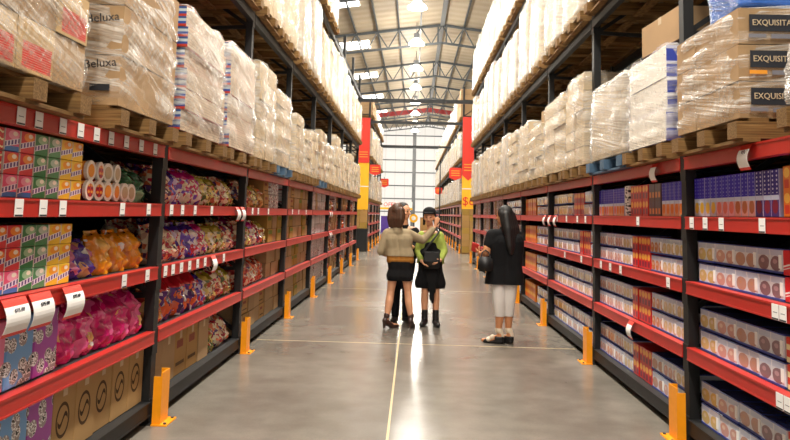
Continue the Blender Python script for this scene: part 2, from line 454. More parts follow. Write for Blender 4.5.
# ------------------------------------------------------------------ setting
YB, YF, XW = 66.0, -12.0, 16.0
RX, RZ, SL = 1.1, 10.0, .128
b = MB(); b.box(-XW, XW, YF, YB, -.1, 0); struct(b.build('floor', 'floor'))
b = MB(); b.box(-.155, -.137, YF, YB - .2, 0, .0015); struct(b.build('trim_1', 'joint'))
for i, y in enumerate((-3.4, 2.6, 8.66, 14.7, 20.7, 26.7)):
    b = MB(); b.box(XL + .02, XR - .02, y, y + .014, 0, .0012); struct(b.build('trim_%d' % (i + 2), 'joint'))
def roofz(x): return RZ - abs(x - RX) * SL
b = MB()
b.prism([(-XW, roofz(-XW)), (RX, RZ), (XW, roofz(XW)), (XW, roofz(XW) + .06), (RX, RZ + .06), (-XW, roofz(-XW) + .06)], YF, YB)
roof = struct(b.build('ceiling', 'roof'))
b = MB(); b.prism([(-XW, 0), (XW, 0), (XW, roofz(XW)), (RX, RZ), (-XW, roofz(-XW))], YB, YB + .06); struct(b.build('wall_back', 'clad'))
b = MB(); b.prism([(-XW, 0), (XW, 0), (XW, roofz(XW)), (RX, RZ), (-XW, roofz(-XW))], YF - .1, YF); struct(b.build('wall_front', 'clad'))  # unseen wall given translucent cladding to add daylight from behind the camera
b = MB(); b.box(-XW - .1, -XW, YF, YB, 0, roofz(-XW)); struct(b.build('wall_left', 'wall'))
b = MB(); b.box(XW, XW + .1, YF, YB, 0, roofz(XW)); struct(b.build('wall_right', 'wall'))
k = 8
for zz in (1.75, 2.95, 4.16, 5.4, 6.55, 7.7, 8.85):
    b = MB(); b.box(-XW + .05, XW - .05, YB - .12, YB - .005, zz - .045, zz + .045); struct(b.build('trim_%d' % k, 'steel')); k += 1
b = MB(); b.box(-.18, .14, YB - .55, YB - .13, 0, 9.3); b.box(-.22, .18, YB - .58, YB - .1, 0, .04); struct(b.build('column', 'col'))
# skylights: translucent sheets let into the roof's underside
k = 1
for y in (26.0, 33.0, 40.4, 47.8, 55.2):
    b = MB(); x0, x1 = -4.3, -2.25
    b.prism([(x0, roofz(x0) - .03), (x1, roofz(x1) - .03), (x1, roofz(x1) - .012), (x0, roofz(x0) - .012)], y - .75, y + .75)
    struct(b.build('window_%d' % k, emis('skylight_%d' % k, 'fbfaf6', 3.0) if k == 1 else bpy.data.materials['skylight_1'])); k += 1
# trusses and purlins
def truss(y, mat, d=.8, w=.09, full=True):
    b = MB(); xs = [RX + (i - 18) * .95 for i in range(36)]
    xs = [x for x in xs if -XW + .2 < x < XW - .2]
    zt = lambda x: roofz(x) - .12
    for sgn in (-1, 1):
        xe = sgn * (XW - .15)
        b.bar((RX, y, zt(RX)), (xe, y, zt(xe)), w, .11); b.bar((RX, y, zt(RX) - d), (xe, y, zt(xe) - d), w, .09)
    for i in range(len(xs) - 1):
        xm = (xs[i] + xs[i + 1]) / 2
        b.bar((xs[i], y, zt(xs[i])), (xm, y, zt(xm) - d), .05, .05); b.bar((xs[i + 1], y, zt(xs[i + 1])), (xm, y, zt(xm) - d), .05, .05)
    for dx in (-.18, .18): b.bar((RX + dx, y, zt(RX)), (RX + dx, y, zt(RX) - d), .07, .07)
    struct(b.build('roof_truss', mat))
for i in range(7):
    y = 15.6 + 7.5 * i
    truss(y, 'steel')
b = MB(); y = 54.6
for sgn in (-1, 1):
    b.bar((RX, y, RZ - .35), (sgn * 15.8, y, roofz(sgn * 15.8) - .35), .12, .34)
struct(b.build('roof_rafter', 'redsteel'))
for i in range(-17, 16):
    x = RX + i * .95
    if abs(x) > XW - .3 or i == 0: continue
    b = MB(); b.box(x - .03, x + .03, YF, YB - .2, roofz(x) - .12, roofz(x) - .005); struct(b.build('roof_purlin', 'steel'))
b = MB(); b.box(RX - .09, RX + .09, YF, YB - .2, RZ - .16, RZ - .03); struct(b.build('roof_purlin', 'col'))

# ------------------------------------------------------------------ lamps
def mk_lamp():
    r = empty('high_bay_lamp')
    b = MB(); b.cyl((0, 0, .30), .12, .26, 16); b.build('housing', 'col', r); b = MB(); b.cyl((0, 0, .1), .33, .2, 24, r2=.13); b.build('reflector', 'lamp', r)
    b = MB(); b.cyl((0, 0, -.02), .33, .05, 24); b.build('diffuser', 'lamp', r)
    b = MB(); b.cyl((0, 0, .66), .012, .5, 8); b.build('hanger', 'steel', r)
    return r
LP = Proto(mk_lamp); lampn = 0
for i in range(14):
    y = 24.15 + (i - 6) * 5.3
    if y >= 17:
        o = LP.get(); o.location = (-.02, y, 8.75); tag(o, 'glowing round high-bay lamp over the aisle, %s of the hanging row' % ORD[lampn], 'lamp', 'lamps over the aisle'); lampn += 1
    l = bpy.data.lights.new('aisle_light', 'SPOT'); l.energy = 900; l.spot_size = math.radians(150); l.spot_blend = 1; l.color = (1, .945, .85); l.shadow_soft_size = .3
    lo = bpy.data.objects.new('aisle_light', l); lo.location = (-.02, y, 8.6); COL.objects.link(lo)
    l = bpy.data.lights.new('lamp_spill', 'POINT'); l.energy = 170; l.color = (1, .945, .85); l.shadow_soft_size = .3
    lo = bpy.data.objects.new('lamp_spill', l); lo.location = (-.02, y, 8.5); COL.objects.link(lo)
for x in (-7.4, 7.4):  # unseen lamps without fixtures, added as fill to brighten the roof
    for i in range(6):
        l = bpy.data.lights.new('side_fill_light', 'POINT'); l.energy = 350; l.color = (1, .945, .85); l.shadow_soft_size = .3
        lo = bpy.data.objects.new('side_fill_light', l); lo.location = (x, 4 + i * 11, 8.3); COL.objects.link(lo)

# ------------------------------------------------------------------ racks
def rack(s, ya, nb, top, label, stops, tags=True, panel=True):
    r = empty('pallet_rack', (s * abs(XF[s]), ya, 0))
    r.location.x = XF[s]
    X = lambda d: s * d            # d metres into the rack
    n_up = nb + 1
    upm = bkm = brm = None
    for k in range(n_up):
        y = k * BAY
        if upm is None:
            b = MB(); b.box(X(0), X(.075), -.045, .045, 0.006, top); b.box(X(-.03), X(.1), -.07, .07, 0, .008)
            for z in Z.values():
                if z < top - .2: b.box(X(-.006), X(0), -.05, .05, z - .17, z + .015)
            upm = b.build('upright', 'black', r)
            b = MB(); b.box(X(DEPTH - .075), X(DEPTH), -.045, .045, 0, top); bkm = b.build('rear_upright', 'black', r)
            b = MB(); z = .25
            while z < top - .9:
                b.bar((X(.07), 0, z), (X(DEPTH - .07), 0, z + .6), .03, .04); b.bar((X(.07), 0, z + .66), (X(DEPTH - .07), 0, z + .62), .03, .04); z += .68
            brm = b.build('brace', 'black', r)
        else:
            for m in (upm, bkm, brm):
                c = m.copy(); COL.objects.link(c); c.parent = r; c.location = (0, y, 0)
    bm_ = {}
    for k in range(nb):
        y = k * BAY
        for lv in stops:
            z = Z[lv]; red = 2 <= lv <= 5
            key = 'red' if red else ('bot' if lv == 1 else 'up')
            if key not in bm_:
                h = .09 if red else .1 if lv == 1 else .11
                b = MB(); b.box(X(-.012), X(.045), .046, BAY - .046, -h, 0)
                b.box(X(-.016), X(-.012), .046, BAY - .046, -.012, 0); b.box(X(-.016), X(-.012), .046, BAY - .046, -h, -h + .01)
                bm_[key] = b.build('beam', 'red' if red else 'black', r); c = bm_[key]
            else:
                c = bm_[key].copy(); COL.objects.link(c); c.parent = r
            c.location = (0, y, z)
            if tags: beam_tags(s, k, lv, c, X)
            if lv >= 5:
                if 'rear' not in bm_:
                    b = MB(); b.box(X(DEPTH - .06), X(DEPTH - .01), .046, BAY - .046, -.1, 0); bm_['rear'] = c = b.build('rear_beam', 'black', r)
                else: c = bm_['rear'].copy(); COL.objects.link(c); c.parent = r
                c.location = (0, y, z)
            else:
                if 'deck' not in bm_:
                    b = MB(); b.box(X(.046), X(DEPTH - .02), .046, BAY - .046, -.025, 0); bm_['deck'] = c = b.build('shelf_deck', 'deck', r)
                else: c = bm_['deck'].copy(); COL.objects.link(c); c.parent = r
                c.location = (0, y, z)
        if panel:
            if 'panel' not in bm_:
                b = MB(); b.box(X(DEPTH + .005), X(DEPTH + .02), -.04, BAY - .05, .02, 3.65); bm_['panel'] = c = b.build('shade_panel', 'panel', r)  # added dark sheet; supplies the shade behind the goods and blocks light
            else: c = bm_['panel'].copy(); COL.objects.link(c); c.parent = r
            c.location = (0, y, 0)
    return tag(r, label, 'rack')
LB = {}
def beam_tags(s, k, lv, beam, X):
    if s < 0:
        T = {(0, 5): [.62, .78, 1.02, 1.22, 1.42, 1.62, 1.85, 2.1, 2.36], (0, 4): [.66, .88, 1.08, 1.85, 2.3], (0, 3): [1.95, 2.35],
             (1, 4): [.16, .42, .75, 1.25], (1, 3): [.1, .27, .47, .68, .9, 1.12, 1.4, 1.75], (2, 4): [.3, .6, 1.2], (3, 4): [.4, 1.0, 1.8]}
    else:
        T = {(0, 4): [1.42, 1.95, 2.2, 2.43], (0, 3): [1.22, 1.3], (1, 4): [1.02], (1, 3): [.3, 1.55, 1.9, 2.25], (0, 2): [1.2, 1.28], (2, 4): [.3, .7, 1.3, 1.9], (2, 3): [.5, 1.4]}
    for y in T.get((k, lv), []):
        key = s
        if key not in LB:
            b = MB(); b.box(X(-.0185), X(-.0165), -.036, .036, -.088, -.004, 0); b.box(X(-.0195), X(-.0185), -.033, .033, -.086, -.078, 1); b.box(X(-.019), X(-.0185), -.022, .02, -.05, -.046, 2)
            LB[key] = c = b.build('price_label', ['white', 'ink', 'greyink'], beam)
        else:
            c = LB[key].copy(); COL.objects.link(c); c.parent = beam
        c.location = (0, y, 0)
rack(-1, Y0, 8, 6.2, 'long black pallet rack with red beams full of bagged sweets and gum boxes', (1, 2, 3, 4, 5, 6, 7))
rack(1, Y0, 8, 6.9, 'long black pallet rack with red beams full of juice and drink packs', (1, 2, 3, 4, 5, 6, 7))
rack(-1, RUN2, 4, 6.2, 'distant pallet rack behind the plain yellow banner and black bin', (1, 2, 3, 4, 5, 6, 7), False)
rack(1, RUN2, 13, 6.9, 'distant long pallet rack behind the yellow banner reading $6', (1, 2, 3, 4, 5, 6, 7), False)

# protectors
def mk_prot(s):
    def f():
        r = empty('post_protector')
        b = MB()
        b.box(s * -.062, s * -.054, -.08, .08, .008, .37); b.box(s * -.055, s * 0, .072, .08, .008, .37); b.box(s * -.055, s * 0, -.08, -.072, .008, .34)
        b.build('guard', 'yellow', r)
        b = MB(); b.box(s * -.115, s * 0.0, -.1, .12, 0, .009)
        b.build('base_plate', 'yellow', r)
        for y in (-.07, .09): b = MB(); b.cyl((s * -.092, y, .014), .012, .012, 8); b.build('anchor_bolt', 'steel', r)
        return r
    return f
for s in (-1, 1):
    P = Proto(mk_prot(s))
    for ya, n in ((Y0, 9), (RUN2, 5 if s < 0 else 9)):
        for k in range(0 if ya > 20 else 1, n):
            o = P.get(); o.location = (XF[s] - s * .032, ya + k * BAY + .02, 0)
            nm = NAME[s] if ya < 20 else 'distant rack beyond ' + NAME[s]
            tag(o, 'yellow steel post protector at %s upright of %s' % (ORD[k if ya > 20 else k - 1], nm), 'post protector', 'yellow protectors along the ' + nm)

# tie beams across the aisle
for i, (y, nm) in enumerate(((23.65, 'end of the sweets and drinks racks'), (29.4, 'two tall red and yellow banners'), (39.9, 'distant racks'))):
    b = MB(); b.box(XL - .05, XR + .05, y - .05, y + .05, 5.29, 5.41); b.box(XL - .05, XL + .02, y - .09, y + .09, 5.25, 5.45); b.box(XR - .02, XR + .05, y - .09, y + .09, 5.25, 5.45)
    tag(b.build('tie_beam', 'tie'), 'dark steel tie beam spanning the aisle at the ' + nm, 'beam', 'tie beams over the aisle')

# ------------------------------------------------------------------ pallets and loads
def mk_pallet(mat):
    def f():
        b = MB()
        for x in (.05, .24, .43, .62, .81, .99): b.box(-x - .1, -x + .0, -.5, .5, .118, .14)
        o = b.build('wooden_pallet', mat)
        for y in (-.44, 0, .44):
            b = MB(); b.box(-1.08, .035, y - .06, y + .06, .02, .118); b.build('bearer', mat, o)
        for x in (.0, .5, .97):
            b = MB(); b.box(-x - .1, -x, -.5, .5, 0, .02); b.build('bottom_board', mat, o)
        return o
    return f
PAL = {'wood': Proto(mk_pallet('wood')), 'bluepallet': Proto(mk_pallet('bluepallet'))}
UB = None
def unit_box(name, mats, parent):
    """1 x 1 x 1 box, x from -1 (back) to 0 (aisle face), centred in y, from z 0"""
    b = MB(); b.box(-1, 0, -.5, .5, 0, 1, 0, 1 if len(mats) > 1 else None)
    return b.build(name, list(mats), parent)
def mk_shell(seed, tiers, taper):
    b = MB(); g = bmesh.ops.create_cube(b.bm, size=1)
    bmesh.ops.subdivide_edges(b.bm, edges=b.bm.edges[:], cuts=15, use_grid_fill=True)
    for v in b.bm.verts:
        v.co += Vector((-.5, 0, .5))
        z = v.co.z; c = Vector((-.5, 0, z))
        rad = (v.co - c)
        bul = (.012 if seed < 36 else .002) * math.cos((z * tiers * 2 * PI)) * -1
        nn = noise.noise(Vector((v.co.x * 3 + seed, v.co.y * 3, z * 7))) * .011 + noise.noise(Vector((v.co.x * 9, v.co.y * 9 + seed, z * 14))) * .006
        k = 1 + (bul + nn) * 2 - taper * max(0, z - .55)
        v.co.x = c.x + rad.x * k; v.co.y = rad.y * k
        if z > .97: v.co.z += noise.noise(Vector((v.co.x * 4, v.co.y * 4, seed))) * .03 - .01
        # round vertical corners
        q = abs(rad.x) + abs(rad.y)
        if q > .93: v.co.x = c.x + (v.co.x - c.x) * .975; v.co.y *= .975
    me = bpy.data.meshes.new('stretch_wrap'); b.bm.to_mesh(me); b.bm.free()
    for p in me.polygons: p.use_smooth = True
    return me
SHELL = [mk_shell(i * 7.3, 4 + i % 3, .04 + .03 * (i % 3)) for i in range(8)]
SHM = {}
def shell(i, mat, parent, d, w, h):
    i = 5 + i % 3 if mat == 'filmwhite' else i % 5
    k = (i, mat)
    if k not in SHM:
        me = SHELL[i].copy(); me.materials.append(M[mat]); SHM[k] = me
    o = link('stretch_wrap', SHM[k], parent, (.015, 0, 0)); o.scale = (d + .03, w + .03, h + .02); return o
UNIT = {}
def ubox(name, mats, parent, d, w, z, h, dx=0, dy=0):
    k = (name,) + tuple(mats)
    if k not in UNIT:
        o = unit_box(name, mats, parent); UNIT[k] = o.data
    else: o = link(name, UNIT[k], parent)
    o.location = (dx, dy, z); o.scale = (d, w, h); return o
LIDX = {}
def load(s, lv, ya, yb, h, style, run='', zoff=0, look=None, palmat='wood', pal=True):
    nm = run or NAME[s]
    key = (nm, lv); LIDX[key] = LIDX.get(key, -1) + 1; i = LIDX[key]
    lvn = {5: 'pallet level', 6: 'upper level', 7: 'topmost level'}[lv]
    y = (ya + yb) / 2; w = yb - ya; d = 1.05
    rz = 0 if s < 0 else PI
    x = XF[s] - s * .09
    z = Z[lv] + zoff + .003
    if pal:
        p = PAL[palmat].get(); p.location = (x + s * 0, y, z); p.rotation_euler = (0, 0, rz); p.scale = (1, (w + .06), 1)
        tag(p, '%s pallet, %s along the %s of the %s' % ('blue-grey' if palmat != 'wood' else 'wooden', ORD[i], lvn, nm), 'pallet', 'pallets on %s of the %s' % (lvn, nm))
    r = empty('wrapped_load', (x - 0, y, z + .141), rz)
    looks = {'cartons': 'clear-wrapped brown carton load', 'tins': 'clear-wrapped tinned goods load', 'plain': 'cloudy-wrapped pale carton load', 'white': 'milky film-wrapped tall load', 'brown': 'bare brown carton load', 'blue': 'wrapped white load'}
    tag(r, '%s, %s along %s, %s' % (look or looks[style.split(':')[0]], ORD[i], lvn, nm), 'pallet load', 'loads on %s of the %s' % (lvn, nm))
    st, _, arg = style.partition(':')
    if st == 'cartons':
        mats, nx, ny, nz = {'A': (('cartonred', 'carton'), 3, 3, 4), 'B': (('carton', ), 3, 2, 3), 'X': (('carton', ), 3, 3, 3), '': (('carton', 'cartonpale'), 3, 3, 4)}[arg]
        for a in range(nz):
            for c in range(ny):
                for e in range(nx):
                    if 0 < a < nz - 1 and 0 < e and 0 < c < ny - 1: continue
                    m = mats[(a + c) % len(mats)] if arg != 'A' else mats[0 if (a, c) in ((0, 0), (0, 1), (1, 2), (2, 0), (3, 2)) else 1]
                    ubox('carton', [m], r, d / nx - .006, w / ny - .006, a * h / nz, h / nz - .004, -e * d / nx + R(-.006, .004), -w / 2 + (c + .5) * w / ny)
        shell(i, 'film', r, d, w, h)
    elif st == 'tins':
        n = 6
        for a in range(n):
            ubox('tin_tray', ['tins', 'trays'], r, d - .02, w - .03, a * h / n, h / n - .005, -.01 + R(-.02, .01), R(-.015, .015))
        shell(i, 'film', r, d, w * .99, h)
    elif st == 'blue':
        for a in range(3): ubox('printed_case', ['blueend', 'lid'], r, d - .02, w - .03, a * h / 3, h / 3 - .004, -.01 + R(-.02, .005))
        shell(i, 'filmmid', r, d, w * .99, h)
    elif st in ('plain', 'brown'):
        n = 5
        for a in range(n):
            for q in (0, 1):
                ubox('carton', ['cartonpale' if st == 'plain' else 'carton'], r, d - .03, w / 2 - .02, a * h / n, h / n - .005, -.01 + R(-.02, .01), (q - .5) * w / 2)
        if st == 'plain': shell(i, 'filmmid', r, d, w, h)
    else:
        ubox('carton_block', ['cartonpale'], r, d - .04, w - .05, 0, h - .02, -.02)
        shell(i, 'filmwhite', r, d, w, h)
    return r
# sweets rack, pallet level
la = load(-1, 5, 2.72, 3.70, 1.0, 'cartons:A', look='film-wrapped carton load with red label blocks')
lb = load(-1, 5, 4.15, 5.12, .93, 'cartons:B', look='tall brown carton load with black curved lettering')
load(-1, 5, 5.36, 6.5, .98, 'tins'); load(-1, 5, 6.68, 7.76, 1.02, 'tins'); load(-1, 5, 7.97, 8.9, 1.12, 'plain')
load(-1, 5, 9.05, 10.08, .98, 'plain', palmat='bluepallet'); load(-1, 5, 10.57, 11.3, .88, 'plain')
load(-1, 5, 11.45, 12.2, .72, 'plain'); load(-1, 5, 12.32, 12.98, .82, 'plain'); load(-1, 5, 13.2, 14.2, .95, 'cartons', palmat='bluepallet'); load(-1, 5, 14.4, 15.55, .8, 'plain')
def bays(s, lv, ya, k0, k1, hh, st, run='', wide=False, lo=.78, hi=1.02):
    for k in range(k0, k1):
        for c in ((BAY / 2,) if wide else (.68, 1.94)):
            w = 2.3 if wide else R(1.02, 1.13); y = ya + k * BAY + c
            load(s, lv, y - w / 2, y + w / 2, hh * R(lo, hi), random.choice(st), run)
bays(-1, 5, Y0, 5, 8, 1.1, ('plain', 'plain', 'white', 'brown'), lo=.75, hi=1.08)
# drinks rack, pallet level
load(1, 5, 2.85, 3.62, .3, 'white', look='low grey film-covered load')
lx = load(1, 5, 4.13, 5.1, .66, 'cartons:X', look='brown carton load with black logo panels')
lc = load(1, 5, 5.37, 6.32, .74, 'blue', look='white wrapped load with blue printed end')
load(1, 5, 6.42, 7.65, .74, 'white', palmat='bluepallet', look='lumpy grey-white wrapped low load'); load(1, 5, 7.97, 8.87, 1.06, 'plain'); load(1, 5, 9.0, 10.36, 1.0, 'plain')
load(1, 5, 10.65, 11.75, .82, 'plain'); load(1, 5, 11.85, 12.95, 1.0, 'plain')
bays(1, 5, Y0, 4, 8, 1.06, ('plain', 'white'), lo=.9, hi=1.08)
def loose_box(x, y, z, s, label, mat='carton', rz=.1, op=False):
    b = MB(); b.box(-s[0] / 2, s[0] / 2, -s[1] / 2, s[1] / 2, 0, s[2]); o = b.build('carton', mat, None, (x, y, z)); o.rotation_euler.z = rz
    b = MB(); b.box(-s[0] / 2 - .001, s[0] / 2 + .001, -.03, .03, s[2] - .06, s[2] + .001); b.build('tape', 'cartonpale', o)
    return tag(o, label, 'carton')
loose_box(2.2, 5.72, Z[5] + .141 + .785, (.45, .72, .26), 'loose brown carton lying on top of the load with blue printed end', 'carton', .08)
loose_box(2.3, 11.1, Z[5] + .141 + .865, (.5, .6, .22), 'small brown carton on top of a shorter wrapped load further along drinks rack', 'carton', .05)
# lettering on the near cartons
for k, zz in ((0, .25), (1, .53)):
    text('Beluxa', .075, 'ink', lb, (-.115, -.4895 - .02, zz), (PI / 2, -.1, 0), ext=.001)
b = MB(); b.box(-.17, -.05, -.511, -.506, .085, .125); b.build('print_block', 'ink', lb)
for k, zz in enumerate((.125, .345, .56)):
    b = MB(); b.box(-.31, -.055, .508, .513, zz - .05, zz + .05); b.build('logo_panel', 'ink', lx)
    text('EXQUISITA', .05, 'cartonpale', lx, (-.183, .5145, zz), (PI / 2, 0, PI), ext=.001, sx=.92)
    b = MB(); b.box(-.15, -.05, .508, .512, zz - .088, zz - .066); b.build('print_block', 'orange' if k == 1 else 'greyink', lx)
    b = MB(); b.box(-.34, -.18, .508, .512, zz - .092, zz - .066); b.build('print_block', 'greyink', lx)
b = MB(); b.box(-1.03, -.03, .05, .46, .665, .88)
bmesh.ops.subdivide_edges(b.bm, edges=b.bm.edges[:], cuts=9, use_grid_fill=True)
for v in b.bm.verts:
    v.co += Vector((noise.noise(v.co * 5), noise.noise(v.co * 5 + Vector((3, 0, 0))), noise.noise(v.co * 5 + Vector((0, 7, 0))))) * .03
    v.co.y -= max(0, v.co.z - .7) * .35 * (1 if v.co.y > 0 else -1)
b.build('blue_top_sheet', 'filmblue', lx, smooth=True)
# second and third levels
bays(-1, 6, Y0, 0, 8, 1.38, ('white', 'plain', 'plain')); bays(1, 6, Y0, 0, 8, 1.4, ('white',)); bays(1, 7, Y0, 2, 8, 1.42, ('white',)); bays(-1, 7, Y0, 3, 5, 1.2, ('plain', 'white'))
for s, nb in ((-1, 4), (1, 13)):
    rn = 'distant rack beyond ' + NAME[s]
    for lv, hh in ((5, 1.15), (6, 1.3), (7, .7 if s < 0 else 1.3)):
        bays(s, lv, RUN2, 0, 1, hh, ('brown',) if lv == 7 else ('white', 'plain'), rn); bays(s, lv, RUN2, 1, 4, hh, ('white', 'white', 'plain'), rn)
        if nb > 4: bays(s, lv, RUN2, 4, nb, hh, ('white',), rn, True)
# goods stored in the rack behind, seen over the low loads
r = empty('pallet_rack', (3.12, Y0 + BAY, 0))
b = MB(); b.box(0, .075, -.045, .045, 0, 5); up = b.build('upright', 'black', r)
for x, y in ((1.0, 0), (0, BAY), (1.0, BAY)): c = up.copy(); COL.objects.link(c); c.location = (x, y, 0); c.parent = r
b = MB(); b.box(0, .05, .046, BAY - .046, 1.9, 2.0); bb = b.build('beam', 'black', r); c = bb.copy(); COL.objects.link(c); c.parent = r; c.location = (1.0, 0, 0)
tag(r, 'black rack bay standing back to back behind the drinks rack', 'rack')
for k, y in enumerate((5.4, 6.7)):
    b = MB(); b.box(3.15, 4.15, y, y + 1.05, 2.15, 2.98); o = b.build('wrapped_load', 'stripes')
    tag(o, 'striped pink and white load seen over low loads %s drinks rack' % ('behind' if k == 0 else 'further along behind'), 'pallet load')
    p = PAL['wood'].get(); p.location = (4.2, y + .52, 2.004); p.scale = (1, 1.05, 1); p.rotation_euler = (0, 0, 0)
    tag(p, 'wooden pallet beneath the striped load %s drinks rack' % ('behind' if k == 0 else 'further along behind'), 'pallet')

# ------------------------------------------------------------------ shelf goods
SHELFN = {4: 'top shelf', 3: 'second shelf', 2: 'third shelf', 1: 'bottom shelf'}
CNT = {}
def put(proto, s, bay, lv, y, look, cat, row=None, zadd=0, inset=.06, jit=.01, rj=.02, tilt=0):
    key = (s, bay, lv, look, row); CNT[key] = CNT.get(key, -1) + 1
    o = proto.get()
    o.location = (XF[s] + s * (inset + R(0, jit)), Y0 + bay * BAY + y, Z[lv] + zadd + .003)
    o.rotation_euler = (0, tilt, (0 if s < 0 else PI) + R(-rj, rj))
    lab = '%s, %s %s, %s, %s bay %s' % (look, ORD[CNT[key]], ('in ' + row + ' row') if row else 'along', SHELFN[lv], NAME[s], NUM[bay])
    tag(o, lab, cat, '%s (%s) on the %s of the %s bay %s' % (cat + ('es' if cat[-1] == 'x' else 's'), look, SHELFN[lv], NAME[s], NUM[bay]))
    return o
def mk_box(name, mat, w, h, d=.35, extra=None, bev=.004):
    def f():
        b = MB(); b.box(-d, 0, -w / 2, w / 2, 0, h)
        if bev: b.bevel(bev)
        o = b.build(name, mat)
        if extra: extra(o, w, h, d)
        return o
    return Proto(f)
def tape(o, w, h, d):
    b = MB(); b.box(-d * .98, .0015, -.025, .025, h * .82, h + .0015); b.build('tape', 'cartonpale', o)
def traypart(o, w, h, d):
    b = MB(); b.box(-d, .004, -w / 2, w / 2, -.001, .011); b.build('tray', 'tray', o)
    b = MB(); b.box(.0005, .003, w * .36, w * .46, h * .2, h * .75); b.build('seal_strip', 'white', o)
def mk_bag(mat, w, h, t=.16, seed=0):
    def f():
        b = MB(); n, m = 16, 16; grid = []
        for side in (1, -1):
            g = []
            for j in range(m + 1):
                v = j / m; row = []
                for i in range(n + 1):
                    u = i / n
                    th = t / 2 * (max(0, 1 - abs(2 * u - 1) ** 4)) ** .5 * (max(0.0, 1 - v ** 5)) ** .8 * (.7 + .3 * min(1, v * 6) if v < .2 else 1)
                    ww = w * (1 + .05 * math.sin(v * 5 + seed) - .06 * v)
                    p = Vector((side * th, (u - .5) * ww, v * h))
                    p.x += (noise.noise(Vector((u * 5 + seed, v * 5, side))) * .045 + noise.noise(Vector((u * 12 + seed, v * 11, side))) * .022) * (1 - abs(2 * u - 1) ** 4)
                    p.y += noise.noise(Vector((seed, v * 6, side))) * .012
                    p.x += -.16 * h * v * v
                    p.z += noise.noise(Vector((u * 3, seed, 3))) * .03 * v
                    row.append(b.bm.verts.new(p))
                g.append(row)
            grid.append(g)
        for k, g in enumerate(grid):
            for j in range(m):
                for i in range(n):
                    q = (g[j][i], g[j][i + 1], g[j + 1][i + 1], g[j + 1][i])
                    b.bm.faces.new(q if k == 0 else q[::-1])
        bmesh.ops.remove_doubles(b.bm, verts=b.bm.verts[:], dist=.0005)
        bmesh.ops.translate(b.bm, verts=b.bm.verts[:], vec=(-t / 2, 0, 0))
        o = b.build('sweet_bag', BAG[mat], smooth=True)
        bb = MB(); bb.box(-t / 2 - .16 * h - .004, -t / 2 - .16 * h + .004, -w * .46, w * .46, h * .975, h * 1.09)
        bmesh.ops.subdivide_edges(bb.bm, edges=bb.bm.edges[:], cuts=5)
        for v in bb.bm.verts: v.co.x += math.sin(v.co.y * 70 + seed) * .008 - (v.co.z - h) * .3; v.co.z += noise.noise(Vector((v.co.y * 9, seed, 0))) * .02
        bb.build('top_seal', BAG[mat], o)
        return o
    return Proto(f)
# --- sweets rack, bay one
gumc = ['pink', 'orange', 'green', 'mint', 'yellow', 'yellow']
GP = {k: mk_box('gum_box', m, .126, .107, .3, bev=.003) for k, m in GUM.items()}
GS = mk_box('gum_box', 'gumscript', .2, .105, .3, bev=.003)
for lv, zr in ((4, .1055), (3, .1105)):
    for r_ in range(3):
        rown = ('lower', 'middle', 'upper')[r_]
        for j in range(2): put(GS, -1, 0, lv, (.3 if lv == 4 else .25) + j * .21, 'red scripted gum box', 'gum box', rown, r_ * .1095, .05, .004, .006)
        for j, c in enumerate(gumc if lv == 4 else ['orange'] + gumc[1:]):
            c2 = {'pink': ('pink', 'orange', 'pink')[r_], 'orange': ('pink', 'orange', 'orange')[r_]}.get(c, c)
            lk = {'pink': 'pink', 'orange': 'red-orange', 'green': 'dark green', 'mint': 'mint', 'yellow': 'yellow'}[c2]
            put(GP[c2], -1, 0, lv, .685 + j * .133 if lv == 4 else .635 + j * .128, lk + ' gum box', 'gum box', rown, r_ * .1095, .05, .004, .006)
def mk_tub(mat):
    def f():
        b = MB(); b.cyl((-.07, 0, .062), .058, .13, 20, 'x'); o = b.build('sweet_tub', mat, smooth=False)
        b = MB(); b.cyl((.002, 0, .062), .062, .02, 20, 'x'); lid = b.build('lid', 'lid', o)
        b = MB(); b.cyl((.0125, 0, .062), .04, .003, 16, 'x'); b.build('lid_sticker', mat, lid)
        return o
    return Proto(f)
TUB = {k: mk_tub(m) for k, m in (('red', 'redorange'), ('orange', 'orange'), ('pale', 'cartonpale'))}
for j in range(6):
    c = ('red', 'red', 'orange', 'orange', 'pale', 'pale')[j]
    put(TUB[c], -1, 0, 4, 1.53 + j * .126, {'red': 'red', 'orange': 'orange', 'pale': 'cream'}[c] + ' white-lidded sweet tub', 'tub', 'lower', 0, .06, .01, .12)
for j in range(4): put(TUB[('orange', 'red', 'pale', 'pale')[j]], -1, 0, 4, 1.57 + j * .128, {0: 'orange', 1: 'red'}.get(j, 'cream') + ' white-lidded sweet tub', 'tub', 'upper', .118, .08, .01, .12)
BG = lambda m, w, h, t=.16, sd=0: mk_bag(m, w, h, t, sd)
bgr = BG('green', .165, .22, .16, 2)
for j in range(2): put(bgr, -1, 0, 4, 2.31 + j * .17, 'dark green sweet bag', 'sweet bag', None, 0, .1)
bv = BG('violet', .19, .2, .17, 1)
for j in range(2): put(bv, -1, 0, 3, 1.46 + j * .18, 'violet dotted sweet bag', 'sweet bag', None, 0, .07)
put(bv, -1, 0, 3, 1.55, 'violet dotted sweet bag', 'sweet bag', 'rear', .02, .28)
bo = BG('orange', .24, .25, .15, 3)
for j in range(3): put(bo, -1, 0, 3, 1.86 + j * .26, 'bright orange sweet bag', 'sweet bag', None, 0, .06)
CW = {k: mk_box('wrapped_pack', 'cow' + k, .25, .34, .35, bev=.008) for k in ('pink', 'blue', 'purple')}
for j, c in enumerate(('pink', 'pink', 'blue', 'purple')):
    put(CW[c], -1, 0, 2, .38 + j * .255, c + ' cow-patterned tall pack', 'pack', None, 0, .05, .006)
CW2 = {k: mk_box('wrapped_pack', 'cow' + k, .25, .4, .35, bev=.008) for k in ('blue', 'purple')}
